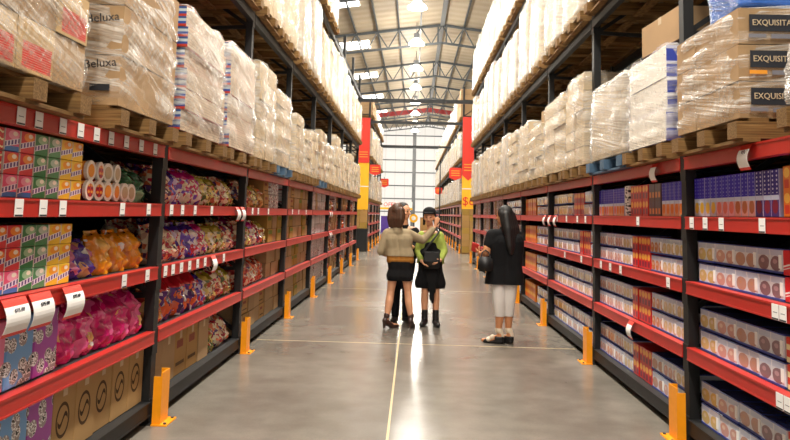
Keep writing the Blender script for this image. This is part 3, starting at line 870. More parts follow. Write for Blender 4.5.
for j, c in enumerate(('blue', 'blue', 'purple')):
    put(CW2[c], -1, 0, 1, .63 + j * .255, c + ' cow-patterned tall pack', 'pack', None, 0, .05, .006)
bm_ = BG('magenta', .235, .3, .18, 5)
for j in range(5): put(bm_, -1, 0, 2, 1.42 + j * .25, 'glossy magenta sweet bag', 'sweet bag', 'front', 0, .05, .02, .1)
for j in range(4): put(bm_, -1, 0, 2, 1.54 + j * .25, 'glossy magenta sweet bag', 'sweet bag', 'rear', .02, .36, .02, .08)
CL = mk_box('carton', 'cartonlogo', .255, .4, .36, tape)
for j in range(5): put(CL, -1, 0, 1, 1.397 + j * .2575, 'brown carton with round black logo', 'carton', None, 0, .05, .02, .004)
# --- sweets rack, bays two to eight
BP = {k: BG(k, w, h, t, i) for i, (k, w, h, t) in enumerate((('mixed', .265, .27, .2), ('mixpink', .265, .28, .2), ('mixyel', .265, .26, .2), ('mixvio', .265, .28, .2), ('red', .27, .33, .2), ('brown', .265, .26, .19), ('redmix', .265, .27, .19)))}
BN = {'mixed': 'cream and red mixed sweet bag', 'mixpink': 'pink-topped mixed sweet bag', 'mixyel': 'yellow-topped mixed sweet bag', 'mixvio': 'violet-topped mixed sweet bag', 'red': 'red-topped purple sweet bag', 'brown': 'amber sweet bag', 'redmix': 'red and cream sweet bag'}
def bags(bay, lv, seq, ya, pitch):
    for j, k in enumerate(seq):
        put(BP[k], -1, bay, lv, ya + j * pitch, BN[k], 'sweet bag', 'front', 0, .06, .02, .12)
        if j < len(seq) - 1: put(BP[k], -1, bay, lv, ya + (j + .4) * pitch, BN[k], 'sweet bag', 'rear', .03, .36, .02, .12)
bags(1, 4, ['mixed', 'mixvio', 'mixpink', 'mixpink', 'mixyel', 'mixyel', 'mixed', 'mixyel'], .25, .29)
bags(1, 3, ['mixed', 'mixed', 'mixvio', 'mixvio', 'mixpink', 'mixyel', 'mixyel', 'mixed'], .25, .29)
bags(1, 2, ['brown', 'red', 'red', 'red', 'mixvio', 'mixyel', 'mixed', 'mixyel'], .22, .3)
CB = {k: mk_box('white_carton' if k == 'w' else 'carton', m, .3, .36, .5, tape) for k, m in (('b', 'carton'), ('p', 'cartonprint'), ('g', 'cartongreen'), ('w', 'cartonwhite'))}  # the white printed ones are cartons like the rest
CS = {k: mk_box('white_carton' if k == 'w' else 'carton', m, .3, .18, .5) for k, m in (('b', 'carton'), ('p', 'cartonprint'), ('g', 'cartongreen'), ('w', 'cartonwhite'))}
CN = {'b': 'plain brown carton', 'p': 'brown carton with printed panel', 'g': 'olive-banded brown carton', 'w': 'white printed carton'}
def cartons(s, bay, lv, seq, ya, pitch, two=False):
    for j, k in enumerate(seq):
        if two:
            for r_ in (0, 1): put(CS[k], s, bay, lv, ya + j * pitch, CN[k], 'carton', ('lower', 'upper')[r_], r_ * .183, .06, .03, .012)
        else: put(CB[k], s, bay, lv, ya + j * pitch, CN[k], 'carton', None, 0, .06, .03, .012)
cartons(-1, 1, 1, 'bbppb', .22, .31); bags(1, 1, ['mixyel', 'mixed', 'mixed'], 1.75, .28)
bags(2, 4, ['mixed', 'brown', 'mixyel', 'brown'], .25, .29); cartons(-1, 2, 4, 'pww', 1.5, .34, True)
bags(2, 3, ['mixed', 'mixyel', 'mixpink', 'mixed', 'mixyel'], .25, .29); cartons(-1, 2, 3, 'gbg', 1.78, .31, True)
bags(2, 2, ['redmix', 'redmix', 'mixed', 'redmix', 'redmix'], .25, .29); cartons(-1, 2, 2, 'bbb', 1.78, .31, True)
cartons(-1, 2, 1, 'bpbbpbbb', .22, .31, True)
for lv, q in ((4, 'wbpbbgbb'), (3, 'bbgbbbgb'), (2, 'gbbggbbb'), (1, 'bbbbgbbb')): cartons(-1, 3, lv, q, .22, .31, True)
for lv, q in ((4, 'wwwbwwww'), (3, 'wwwwwwww'), (2, 'wwwwwwww'), (1, 'wwwwwwww')): cartons(-1, 4, lv, q, .22, .31, True)
for bay in (5, 6, 7):
    for lv in (1, 2, 3, 4):
        q = ['redmix', 'brown', 'mixed', 'brown', 'redmix'] if (bay + lv) % 2 else ['brown', 'mixed', 'redmix']
        for j, k in enumerate(q): put(BP[k], -1, bay, lv, .3 + j * .3, BN[k], 'sweet bag', None, 0, .06, .04, .2)
        cartons(-1, bay, lv, 'wb' if (bay + lv) % 2 else 'bpbb', .3 + len(q) * .31, .31, True)
# --- drinks rack
PK = {k: mk_box('drink_pack', m, .285, .135, .36, traypart) for k, m in FRUIT.items()}
PN = {'yellow': 'film-wrapped yellow fruit pack', 'peach': 'film-wrapped peach fruit pack', 'brown': 'film-wrapped brown fruit pack', 'dark': 'film-wrapped dark berry pack', 'pink': 'film-wrapped pink fruit pack', 'orange': 'film-wrapped orange juice pack', 'cream': 'film-wrapped cream drink pack'}
def packs(bay, lv, seq, ya, pitch, skip=()):
    for r_ in (0, 1):
        for j, k in enumerate(seq):
            if k: put(PK[k], 1, bay, lv, ya + j * pitch, PN[k], 'drink pack', ('lower', 'upper')[r_], r_ * .15, .05, .012, .012)
SW = mk_box('fruit_box', 'swoosh', .3, .135, .36); RYB = mk_box('fruit_box', 'redyel', .3, .135, .36)
for lv in (3, 2, 1):
    packs(0, lv, ['dark', 'brown', 'peach', 'yellow'], 1.495, .287)
    pr, lk = ((SW, 'red box with white swoosh'), (RYB, 'red and cream striped box'), (RYB, 'red and cream striped box'))[3 - lv]
    for r_ in (0, 1):
        for j in range(2): put(pr, 1, 0, lv, .885 + j * .305, lk, 'box', ('lower', 'upper')[r_], r_ * .145, .05, .01, .01)
TB = {k: mk_box('juice_box', m, .09, .27, .36, bev=.003) for k, m in TALL.items()}
TN = {'yellow': 'tall blue box with yellow fruit', 'pink': 'tall blue box with pink fruit', 'brown': 'tall blue box with brown fruit', 'dark': 'tall violet box with dark berries', 'orange': 'tall blue box with orange fruit'}
for j, k in enumerate(['yellow'] * 4 + ['pink'] * 3 + ['brown'] * 3 + ['dark'] * 3):
    put(TB[k], 1, 0, 4, 2.505 - j * .0917, TN[k], 'juice box', None, 0, .05, .004, .006)
OB = mk_box('fruit_box', 'orangebox', .16, .28, .36)
for j in range(3): put(OB, 1, 0, 4, 1.25 - j * .17, 'orange and yellow fruit box', 'box', None, 0, .05)
RB = mk_box('fruit_box', 'redorange', .165, .275, .36); BR = mk_box('fruit_box', 'brownbox', .15, .275, .36); DT = mk_box('dotted_box', 'dotted', .13, .285, .36)
def bay2(lv):
    y = .14
    if lv == 4:
        for j, k in enumerate(['orange'] * 6): put(TB[k], 1, 1, 4, .11 + j * .0917, TN[k], 'juice box', None, 0, .05, .004, .006)
        for j in range(2): put(BR, 1, 1, lv, .72 + j * .155, 'brown and orange drink box', 'box', None, 0, .05)
        for j in range(3): put(RB, 1, 1, lv, 1.04 + j * .172, 'red box with orange discs', 'box', None, 0, .05)
        put(DT, 1, 1, lv, 1.56, 'white box with black dots', 'box', None, 0, .05)
        for j, k in enumerate(['orange', 'orange', 'orange', 'pink', 'orange', 'orange', 'pink', 'pink', 'orange', 'pink']): put(TB[k], 1, 1, 4, 1.69 + j * .0917, TN[k], 'juice box', None, 0, .05, .004, .006)
    else:
        packs(1, lv, ['cream', 'cream', 'orange'] if lv > 1 else ['cream', 'pink', 'brown'], .19, .287)
        for j in range(3): put(RB, 1, 1, lv, 1.0 + j * .168, 'red box with orange discs', 'box', None, 0, .05)
        packs(1, lv, ['cream', 'pink', 'pink', 'pink'], 1.563, .2855)
for lv in (1, 2, 3, 4): bay2(lv)
packs(2, 4, ['cream', 'cream', None, None, 'orange', 'cream', 'yellow', 'cream'], .2, .3)
for j in range(3): put(RB, 1, 2, 4, .74 + j * .175, 'red box with orange discs', 'box', None, 0, .05)
packs(2, 3, ['pink', None, None, 'pink', 'cream', 'pink', 'yellow', 'cream'], .2, .3)
for j in range(3): put(RB, 1, 2, 3, .44 + j * .175, 'red box with orange discs', 'box', None, 0, .05)
packs(2, 2, ['pink', 'cream', 'cream', 'pink', 'cream', 'cream', 'yellow', 'cream'], .2, .3)
packs(2, 1, ['pink', 'pink', 'pink', 'pink', 'pink', 'cream', 'yellow', 'cream'], .2, .3)
for lv in (4, 3, 2, 1):
    packs(3, lv, ['yellow', 'orange', 'cream', 'yellow'], .2, .3)
    for j in range(6): put(OB, 1, 3, lv, 1.45 + j * .18, 'orange and yellow fruit box', 'box', None, 0, .05)
    for j in range(8):
        k = ('cream', 'orange', 'brown')[(j + lv) % 3]
        put(PK[k], 1, 4, lv, .2 + j * .3, PN[k], 'drink pack', 'lower', 0, .05); put(PK[k], 1, 4, lv, .2 + j * .3, PN[k], 'drink pack', 'upper', .15, .05)
    for bay in (5, 6, 7): cartons(1, bay, lv, 'wwbwwwbw' if (bay + lv) % 2 else 'wbwwbwww', .22, .31, True)
# --- distant racks
DC = {k: mk_box('stock_carton', m, .55, .33, .6, bev=0) for k, m in (('w', 'cartonwhite'), ('b', 'carton'), ('d', 'brownbox'))}
for s, nb in ((-1, 4), (1, 12)):
    for bay in range(nb):
        for lv in (1, 2, 3, 4):
            for j in range(4 if bay < 4 else 2):
                k = random.choice('wbd' if s < 0 else 'wbbb')
                o = DC[k].get(); o.location = (XF[s] + s * .06, RUN2 + bay * BAY + .4 + j * (.6 if bay < 4 else 1.2), Z[lv] + .003); o.rotation_euler.z = 0 if s < 0 else PI
                tag(o, '%s stock carton, %s along %s, bay %s of the distant rack beyond %s' % ({'w': 'white', 'b': 'brown', 'd': 'dark'}[k], ORD[j], SHELFN[lv], NUM[bay], NAME[s]), 'carton', 'stock cartons on the distant rack beyond the ' + NAME[s])

# ------------------------------------------------------------------ hanging price tags
def mk_tag(w, h):
    def f():
        b = MB(); n = 10; rows = []
        for i in range(n + 1):
            a = i / n
            z = -a * h; x = .035 * math.sin(a * PI * .9) + .005
            rows.append([b.bm.verts.new((x + t_, y, z)) for t_ in (0, .002) for y in (-w / 2, w / 2)])
        for i in range(n):
            r0, r1 = rows[i], rows[i + 1]
            mi = 1 if i in (0, 1, n - 1) else 0
            for a, c in ((0, 1), (3, 2), (1, 3), (2, 0)):
                b.bm.faces.new((r0[a], r0[c], r1[c], r1[a])).material_index = mi
        bmesh.ops.recalc_face_normals(b.bm, faces=b.bm.faces[:])
        return b.build('price_tag', ['white', 'bannerred'], smooth=False)
    return f
TG = Proto(mk_tag(.2, .17)); TS = Proto(mk_tag(.13, .15))
def ptag(P, s, y, z, label, txt=None, sz=.05):
    o = P.get(); o.location = (XF[s] - s * .014, y, z); o.rotation_euler = (0, 0, 0 if s < 0 else PI)
    tag(o, label, 'price tag', 'hanging price tags')
    if txt: text(txt, sz, 'greyink', o, (.036, .01, -.055), (PI / 2, 0, PI / 2), 'price')
for y, nm in ((3.3, 'first'), (3.53, 'second'), (3.86, 'third')): ptag(TG, -1, y, Z[3] - .005, 'large white price tag, %s of three hanging above the cow-patterned packs' % nm, '$15.00', .03)
ptag(TS, -1, 7.4, Z[4], 'white price tag hanging at end of top shelf, sweets rack bay two, first'); ptag(TS, -1, 7.62, Z[4], 'white price tag hanging at end of top shelf, sweets rack bay two, second')
ptag(TS, -1, 6.58, Z[3], 'white price tag hanging on second shelf beam above yellow-topped sweet bags')
ptag(TS, 1, 4.2, Z[5] - .005, 'white price tag hanging over the tall blue juice boxes', '$9', .05); ptag(TS, 1, 5.78, Z[5] - .005, 'white price tag hanging over brown and orange drink boxes')
ptag(TS, 1, 6.45, Z[2] - .005, 'white price tag hanging above red boxes on the bottom shelf')
for k, y in enumerate((10.6, 10.2, 9.8)): ptag(TS, 1, y, Z[4], 'white price tag on top shelf beam, %s of three beside yellow boxes' % ORD[k])
for k, (y, z) in enumerate(((15.6, 4), (15.95, 4), (15.7, 3), (16.0, 3))): ptag(TS, -1, y, Z[z], 'distant white price tag beside white cartons, %s of four' % ORD[k])

# ------------------------------------------------------------------ end-of-run banners, signs and stacks
def banner(s, label, txt):
    xa, xb = XF[s], XF[s] + s * .5
    r = empty('end_banner', ((xa + xb) / 2, RUN2 - .12, 0)); r.location.y = RUN2 - .12
    if s > 0: pts = [(-.25, 5.62), (.25, 5.62), (.25, 3.2), (0, 2.98), (-.25, 3.2)]
    else: pts = [(-.25, 5.5), (.25, 5.5), (.25, 3.62), (-.25, 3.62)]
    b = MB(); b.prism(pts[::-1], -.02, .0); b.build('red_panel', 'bannerred', r)
    b = MB(); b.box(-.25, .25, .002, .02, 1.68, 3.7); b.build('yellow_panel', 'banneryel', r)
    for k in range(3):
        b = MB(); b.box(-.18, .18, -.026, -.021, 3.62 - k * .12 if s > 0 else 3.85 + k * .1, 3.66 - k * .12 if s > 0 else 3.88 + k * .1); b.build('printed_line', 'orange', r)
    b = MB(); b.box(-.25, .25, -.004, .0, 2.62, 2.66); b.build('white_line', 'white', r)
    if txt: text(txt, .5, 'bannerred', r, (.02, -.004, 2.12), (PI / 2, 0, 0), 'price')
    return tag(r, label, 'banner')
banner(-1, 'tall red and yellow banner above brown cartons and a black bin', None)
banner(1, 'tall red and yellow banner reading $6 at the rack end', '$6')
def sign(x, y, z, sz, label):
    r = empty('hanging_sign', (x, y, z))
    b = MB(); b.prism([(-sz / 2, sz * .9), (-sz * .42, sz), (sz * .42, sz), (sz / 2, sz * .9), (sz / 2, .2 * sz), (0, 0), (-sz / 2, .2 * sz)][::-1], -.012, .012); b.build('sign_board', 'bannerred', r)
    for k in range(3):
        b = MB(); b.box(-sz * .33, sz * .33, -.016, -.012, sz * (.35 + k * .18), sz * (.42 + k * .18)); b.build('printed_line', 'orange', r)
    b = MB(); b.box(-.015, .015, .012, .03, sz * .5, sz * 1.2); b.build('bracket', 'tie', r)
    return tag(r, label, 'sign')
sign(-1.62, RUN2 - .1, 3.1, .45, 'red pointed sign projecting beside the plain red and yellow banner')
sign(1.7, RUN2 - .1, 2.98, .52, 'red pointed sign projecting beside the $6 banner')
sign(-1.68, 39.9, 3.0, .5, 'small red pointed sign at the far end of the distant rack')
sign(1.68, 48.0, 2.9, .48, 'small red pointed sign halfway along the distant $6 banner rack')
b = MB(); b.box(1.72, 1.8, 47.9, 48.0, 0, 5.2); b.box(1.72, 1.82, 47.9, 48.0, 5.1, 5.2); tag(b.build('sign_post', 'tie'), 'slim dark post behind the small red pointed sign on distant rack', 'post')
for s in (-1, 1):
    for a in range(3 if s < 0 else 7):
        for c in range(2):
            zz = (.92 if s < 0 else .06) + a * .25
            b = MB(); b.box(-.14, .14, -.2, .2, 0, .246); o = b.build('carton', 'cartongreen' if (a + c) % 3 == 0 else 'cartonprint', None, (XF[s] + s * (.15 + c * .29), RUN2 - .36, zz))
            tag(o, 'brown carton under the %s banner, %s %s of the stack' % ('$6' if s > 0 else 'plain yellow', 'aisle-side' if c == 0 else 'inner', ORD[a] + ' layer'), 'carton', 'cartons stacked under the %s banner' % ('$6' if s > 0 else 'plain yellow'))
b = MB(); b.box(XL - .6, XL + .02, RUN2 - .62, RUN2 - .12, 0.03, .9); b.box(XL - .62, XL + .04, RUN2 - .64, RUN2 - .1, .84, .9); b.box(XL - .58, XL, RUN2 - .6, RUN2 - .14, 0, .03)
tag(b.build('display_bin', 'black'), 'black display bin standing under brown cartons and yellow banner', 'bin')
b = MB(); b.box(XR - .02, XR + .62, RUN2 - .6, RUN2 - .12, 0, .058); tag(b.build('wooden_pallet', 'wood'), 'low wooden pallet under the carton stack below the $6 banner', 'pallet')
# far end of the shop
r = empty('shop_sign', (-1.7, 62.0, 0))
b = MB(); b.box(-1.6, 1.6, -.05, .05, 1.9, 2.6); b.build('sign_board', 'white', r)
b = MB(); b.box(-1.6, 1.6, -.06, -.051, 1.9, 2.08); b.build('yellow_band', 'banneryel', r)
text('OFERTAS', .5, 'bannerred', r, (.1, -.055, 2.32), (PI / 2, 0, 0))
for x in (-1.5, 1.5):
    b = MB(); b.box(x - .04, x + .04, -.04, .04, 0, 1.9); b.build('post', 'col', r)
tag(r, 'white shop sign with red lettering and yellow band at the far end', 'sign')
for i, (x, m, h, lab) in enumerate(((-2.3, 'purple', 1.35, 'purple display case below the white shop sign'), (-1.5, 'wallet', 1.2, 'red display case below the white shop sign'), (-3.2, 'green', 1.25, 'green display case at far end beside the distant rack'), (.9, 'cartonprint', 1.3, 'brown display case by the far wall column'))):
    b = MB(); b.box(x - .33, x + .33, 58, 58.6, .06, h); b.box(x - .36, x + .36, 57.97, 58.63, 0, .06); b.box(x - .36, x + .36, 57.97, 58.63, h, h + .04, 1)
    tag(b.build('display_case', [m, 'white']), lab, 'display case')
r = empty('round_sign', (.02, 40.0, 0))
b = MB(); b.cyl((0, 0, 1.32), .24, .03, 28, 'y'); b.build('yellow_disc', 'banneryel', r)
b = MB(); b.cyl((0, -.02, 1.32), .12, .02, 24, 'y'); b.build('white_centre', 'white', r)
b = MB(); b.cyl((0, .03, .6), .02, 1.2, 10); b.cyl((0, .03, .015), .2, .03, 20); b.build('stand', 'tie', r)
tag(r, 'round yellow sign with white centre standing far down the aisle', 'sign')

# ------------------------------------------------------------------ people
def hand(b, w, d, n, k=1.0, curl=.5):
    """w wrist, d pointing direction, n palm normal; palm, four bent fingers of unequal length, a thumb from the side"""
    w, d = Vector(w), Vector(d).normalized(); n = Vector(n); n = (n - d * n.dot(d)).normalized(); sd = d.cross(n)
    for q in (-1.2, -.4, .4, 1.2):
        b.cap(w, .016 * k, w + d * .085 * k + sd * q * .017 * k, .0125 * k, 8)
    for q, L in ((-1.5, .062), (-.5, .075), (.5, .07), (1.5, .052)):
        p = w + d * .09 * k + sd * q * .019 * k; r = .0092 * k
        for a in range(3):
            ang = curl * (.35 + a * .55)
            e = p + (d * math.cos(ang) + n * math.sin(ang) + sd * q * .05) * L * k * (.45, .32, .23)[a]
            b.cap(p, r, e, r * .92, 8); p = e; r *= .92
    p = w + d * .025 * k - sd * .024 * k
    e = p + (d * .6 - sd * .75 + n * .35) * .045 * k; b.cap(p, .0125 * k, e, .0105 * k, 8)
    b.cap(e, .0105 * k, e + (d * .85 - sd * .3 + n * .45) * .032 * k, .009 * k, 8)
def basis(f):
    f = Vector(f).normalized(); u = Vector((0, 0, 1)); r = f.cross(u).normalized(); return f, r, r.cross(f)
def head(b, c, f, k=1.0):
    f, r, u = basis(f); c = Vector(c); rot = Matrix((r, f, u)).transposed()
    b.ell(c + u * .02 * k, (.074 * k, .09 * k, .093 * k), rot, 3)
    b.ell(c - u * .05 * k + f * .022 * k, (.052 * k, .062 * k, .062 * k), rot, 3)
    b.ell(c - u * .092 * k + f * .052 * k, (.024 * k, .022 * k, .018 * k), rot, 2)
    b.cap(c + u * .012 * k + f * .085 * k, .009 * k, c - u * .03 * k + f * .103 * k, .014 * k, 8)
    for q in (-1, 1):
        b.ell(c + r * q * .076 * k - u * .01 * k - f * .005, (.01 * k, .02 * k, .031 * k), rot, 2)
        b.ell(c + r * q * .045 * k - u * .025 * k + f * .058 * k, (.02 * k, .02 * k, .02 * k), rot, 2)
def face(c, f, root, loc, k=1.0):
    f, r, u = basis(f); c = Vector(c); rot = Matrix((r, f, u)).transposed()
    for q in (-1, 1):
        b = MB(); b.ell(c + r * q * .031 * k + u * .008 * k + f * .083 * k - Vector(loc), (.013 * k, .007 * k, .0065 * k), rot, 2); b.build('eye', 'eye', root, smooth=True)
        b = MB(); p = c + r * q * .031 * k + u * .03 * k + f * .086 * k - Vector(loc); b.cap(p - r * .015, .0025, p + r * .015, .0025, 6); b.build('eyebrow', 'hairk', root, smooth=True)
    b = MB(); b.ell(c - u * .056 * k + f * .081 * k - Vector(loc), (.024 * k, .007, .0055 * k), rot, 2); b.build('mouth', 'lip', root, smooth=True)
def foot(b, a, d, heel=.0, k=1.0, r=.034):
    a, d = Vector(a), Vector(d).normalized()
    t_ = Vector((a.x, a.y, 0)) + d * .15 * k; t_.z = .03
    h = Vector((a.x, a.y, 0)) - d * .03; h.z = .035 + heel
    b.cap(a, r, h, r * .95); b.cap(h, r * .95, t_ - d * .04, .036 * k); b.cap(t_ - d * .04, .036 * k, t_ + d * .04 * k, .024 * k)
def torso(b, pel, che, wp, wc, r, rw=None):
    pel, che = Vector(pel), Vector(che); sx = 1
    mid = pel.lerp(che, .45); wm = (wp + wc) / 2 * .86
    for q in (-1, -.4, .4, 1):
        o = lambda w: Vector((q * w, 0, 0))
        b.cap(pel + o(wp), r * 1.02, mid + o(wm), r * .9); b.cap(mid + o(wm), r * .9, che + o(wc), r)
V = Vector
def person(root_loc, label, bm_fn, skin, hd, f, k, clothes):
    b = MB(); bm_fn(b); head(b, hd, f, k)
    o = b.remesh('person', skin, .0075, None, root_loc)
    tag(o, label, 'person'); face(hd, f, o, root_loc, k)
    for name, mat, fn, vox, cuts in clothes:
        b = MB(); fn(b); b.remesh(name, mat, vox, o, root_loc, cuts)
    return o
DN, UPV = (0, 0, -1), (0, 0, 1)

# 1: woman in khaki jacket, seen from behind, arm round the other's shoulder
def p1(b):
    torso(b, (-.165, 9.8, .88), (-.205, 9.8, 1.2), .085, .1, .085)
    b.cap((-.21, 9.8, 1.3), .055, (-.22, 9.82, 1.46), .047)
    b.chain([(-.21, 9.8, 1.29), (-.36, 9.8, 1.285), (-.435, 9.77, 1.03), (-.37, 9.95, .97)], [.06, .05, .036, .026])
    b.chain([(-.21, 9.8, 1.29), (-.05, 9.83, 1.285), (.14, 9.93, 1.19), (.30, 9.99, 1.37)], [.06, .05, .036, .026])
    hand(b, (-.37, 9.95, .97), (.5, .8, 0), (.3, -.2, -1), 1, .6); hand(b, (.30, 9.99, 1.37), (.35, .1, 1), (-.5, .9, 0), 1, .3)
    b.chain([(-.245, 9.8, .86), (-.285, 9.83, .5), (-.3, 9.79, .36), (-.33, 9.76, .14)], [.085, .052, .054, .034])
    b.chain([(-.085, 9.8, .86), (-.05, 9.83, .5), (-.035, 9.8, .36), (.0, 9.8, .14)], [.085, .052, .054, .034])
    foot(b, (-.33, 9.76, .13), (.75, .65, 0), .07); foot(b, (.0, 9.8, .13), (.2, 1, 0), .07)
def c1_jacket(b):
    torso(b, (-.17, 9.8, .98), (-.205, 9.8, 1.21), .1, .115, .095)
    b.cap((-.345, 9.8, 1.275), .075, (-.065, 9.82, 1.275), .075); b.cap((-.21, 9.8, 1.3), .085, (-.215, 9.81, 1.37), .066)
    b.chain([(-.35, 9.8, 1.27), (-.435, 9.77, 1.03), (-.395, 9.89, .99)], [.074, .054, .044])
    b.chain([(-.06, 9.83, 1.27), (.14, 9.93, 1.19), (.275, 9.98, 1.34)], [.075, .055, .046])
def c1_shirt(b): torso(b, (-.165, 9.8, .92), (-.18, 9.8, 1.0), .1, .095, .092)
def c1_skirt(b): torso(b, (-.165, 9.8, .7), (-.165, 9.8, .9), .092, .082, .096)
def c1_hair(b):
    f, r, u = basis((.35, 1, 0)); rot = Matrix((r, f, u)).transposed(); c = V((-.22, 9.81, 1.58))
    b.ell(c + u * .02 - f * .008, (.09, .103, .105), rot, 3)
    for q in (-.07, -.035, 0, .035, .07): b.chain([c + r * q - f * .055 + u * .02, c + r * q * 1.15 - f * .07 - u * .1, c + r * q * 1.1 - f * .06 - u * .2], [.045, .042, .025])
    for q in (-1, 1): b.chain([c + r * q * .075 + u * .02, c + r * q * .082 - u * .08 + f * .01, c + r * q * .075 - u * .17], [.035, .032, .018])
def c_heels(pts):
    def fn(b):
        for a, d in pts:
            d = V(d).normalized(); a = V(a)
            h = V((a.x, a.y, .11)) - d * .03; t_ = V((a.x, a.y, .022)) + d * .15
            b.cap(h, .04, t_ - d * .05, .042); b.cap(t_ - d * .05, .042, t_ + d * .045, .028)
            b.cap(h - d * .005, .03, V((h.x, h.y, .022)) - d * .01, .019)
            b.cap(V((a.x, a.y, .165)) , .043, V((a.x, a.y, .18)), .043)
    return fn
person((-.165, 9.8, 0), 'woman in khaki jacket and black mini skirt seen from behind, arm raised', p1, 'skin', (-.22, 9.83, 1.56), (.35, 1, 0), 1.0, [
    ('jacket', 'khaki', c1_jacket, .01, [((0, 0, .975), DN)]), ('shirt', 'mustard', c1_shirt, .01, [((0, 0, .885), DN), ((0, 0, 1.03), UPV)]),
    ('skirt', 'cloth', c1_skirt, .01, [((0, 0, .64), DN), ((0, 0, .9), UPV)]), ('hair', 'hairb', c1_hair, .009, []),
    ('shoe', 'shoe', c_heels([((-.33, 9.76, 0), (.75, .65, 0))]), .008, [((0, 0, 0.002), DN)]), ('shoe', 'shoe', c_heels([((.0, 9.8, 0), (.2, 1, 0))]), .008, [((0, 0, .002), DN)])])
# 2: dark-haired person in black behind her
def p2(b):
    torso(b, (-.13, 10.35, .9), (-.12, 10.35, 1.22), .085, .11, .09)
    b.cap((-.12, 10.35, 1.32), .058, (-.125, 10.34, 1.48), .05)
    b.chain([(-.12, 10.35, 1.33), (-.3, 10.35, 1.31), (-.34, 10.33, 1.06), (-.25, 10.2, .98)], [.06, .052, .038, .028])
    b.chain([(-.12, 10.35, 1.33), (.04, 10.35, 1.31), (.03, 10.3, 1.1), (.0, 10.14, 1.08)], [.06, .052, .038, .028])
    hand(b, (-.25, 10.2, .98), (.6, -.7, 0), (0, 0, -1), 1, .5); hand(b, (.0, 10.14, 1.08), (-.2, -1, .1), (-1, 0, 0), 1, .5)
    b.chain([(-.215, 10.35, .88), (-.225, 10.33, .5), (-.23, 10.36, .1)], [.088, .058, .038]); b.chain([(-.045, 10.35, .88), (-.07, 10.33, .5), (-.08, 10.36, .1)], [.088, .058, .038])
    foot(b, (-.23, 10.36, .08), (-.2, -1, 0)); foot(b, (-.08, 10.36, .08), (.5, -1, 0))
def c2_top(b):
    torso(b, (-.13, 10.35, .92), (-.12, 10.35, 1.23), .095, .12, .1)
    b.cap((-.27, 10.35, 1.3), .066, (.01, 10.35, 1.3), .066); b.cap((-.12, 10.35, 1.33), .07, (-.122, 10.35, 1.38), .062)
    b.chain([(-.29, 10.35, 1.3), (-.34, 10.33, 1.06), (-.27, 10.23, .995)], [.066, .052, .042]); b.chain([(.03, 10.35, 1.3), (.03, 10.3, 1.1), (.005, 10.18, 1.085)], [.066, .052, .042])
def c2_pants(b):
    torso(b, (-.13, 10.35, .86), (-.13, 10.35, .95), .09, .088, .096)
    b.chain([(-.215, 10.35, .86), (-.225, 10.33, .5), (-.23, 10.36, .1)], [.098, .07, .055]); b.chain([(-.045, 10.35, .86), (-.07, 10.33, .5), (-.08, 10.36, .1)], [.098, .07, .055])
def c2_hair(b):
    f, r, u = basis((.8, -.6, 0)); rot = Matrix((r, f, u)).transposed(); c = V((-.135, 10.34, 1.595))
    b.ell(c + u * .035 - f * .022, (.086, .092, .095), rot, 3)
    for q in (-.06, 0, .06): b.chain([c + r * q - f * .06, c + r * q - f * .07 - u * .12], [.045, .03])
    b.chain([c - r * .07 - f * .01 + u * .03, c - r * .078 - f * .02 - u * .13], [.03, .02]); b.chain([c + r * .07 - f * .01 + u * .03, c + r * .078 - f * .02 - u * .13], [.03, .02])
def c_shoes(pts, top=.13):
    def fn(b):
        for a, d in pts:
            d = V(d).normalized(); a = V((a[0], a[1], 0)); h = a - d * .03; h.z = .045; t_ = a + d * .15; t_.z = .035
            b.cap(h, .046, t_ - d * .04, .046); b.cap(t_ - d * .04, .046, t_ + d * .045, .034); b.cap(a + V((0, 0, .06)), .048, a + V((0, 0, top)), .047)
    return fn
person((-.14, 10.35, 0), 'dark-haired person in black top and trousers half hidden by the khaki jacket', p2, 'skin', (-.13, 10.33, 1.58), (.8, -.6, 0), 1.0, [
    ('top', 'cloth', c2_top, .01, [((0, 0, .9), DN)]), ('trousers', 'denim', c2_pants, .01, [((0, 0, .07), DN)]), ('hair', 'hairk', c2_hair, .009, []),
    ('shoe', 'shoek', c_shoes([((-.23, 10.36), (-.2, -1, 0))], .08), .009, [((0, 0, .002), DN)]), ('shoe', 'shoek', c_shoes([((-.08, 10.36), (.5, -1, 0))], .08), .009, [((0, 0, .002), DN)])])
# 3: girl in lime cardigan facing the camera
def p3(b):
    torso(b, (.26, 10.15, .86), (.255, 10.15, 1.17), .085, .1, .085)
    b.cap((.25, 10.15, 1.27), .054, (.24, 10.14, 1.42), .046)
    b.chain([(.25, 10.15, 1.27), (.12, 10.15, 1.265), (.08, 10.13, 1.03), (.13, 10.0, .9)], [.058, .05, .036, .026])
    b.chain([(.25, 10.15, 1.27), (.39, 10.15, 1.265), (.45, 10.12, 1.04), (.39, 9.98, .92)], [.058, .05, .036, .026])
    hand(b, (.13, 10.0, .9), (.4, -.6, -.5), (.6, 0, .3), .95, .7); hand(b, (.39, 9.98, .92), (-.5, -.5, -.4), (-.6, 0, .3), .95, .7)
    b.chain([(.185, 10.15, .84), (.19, 10.13, .48), (.185, 10.16, .34), (.19, 10.15, .1)], [.084, .052, .054, .034]); b.chain([(.335, 10.15, .84), (.34, 10.13, .48), (.345, 10.16, .34), (.345, 10.15, .1)], [.084, .052, .054, .034])
    foot(b, (.19, 10.15, .09), (-.25, -1, 0)); foot(b, (.345, 10.15, .09), (.15, -1, 0))
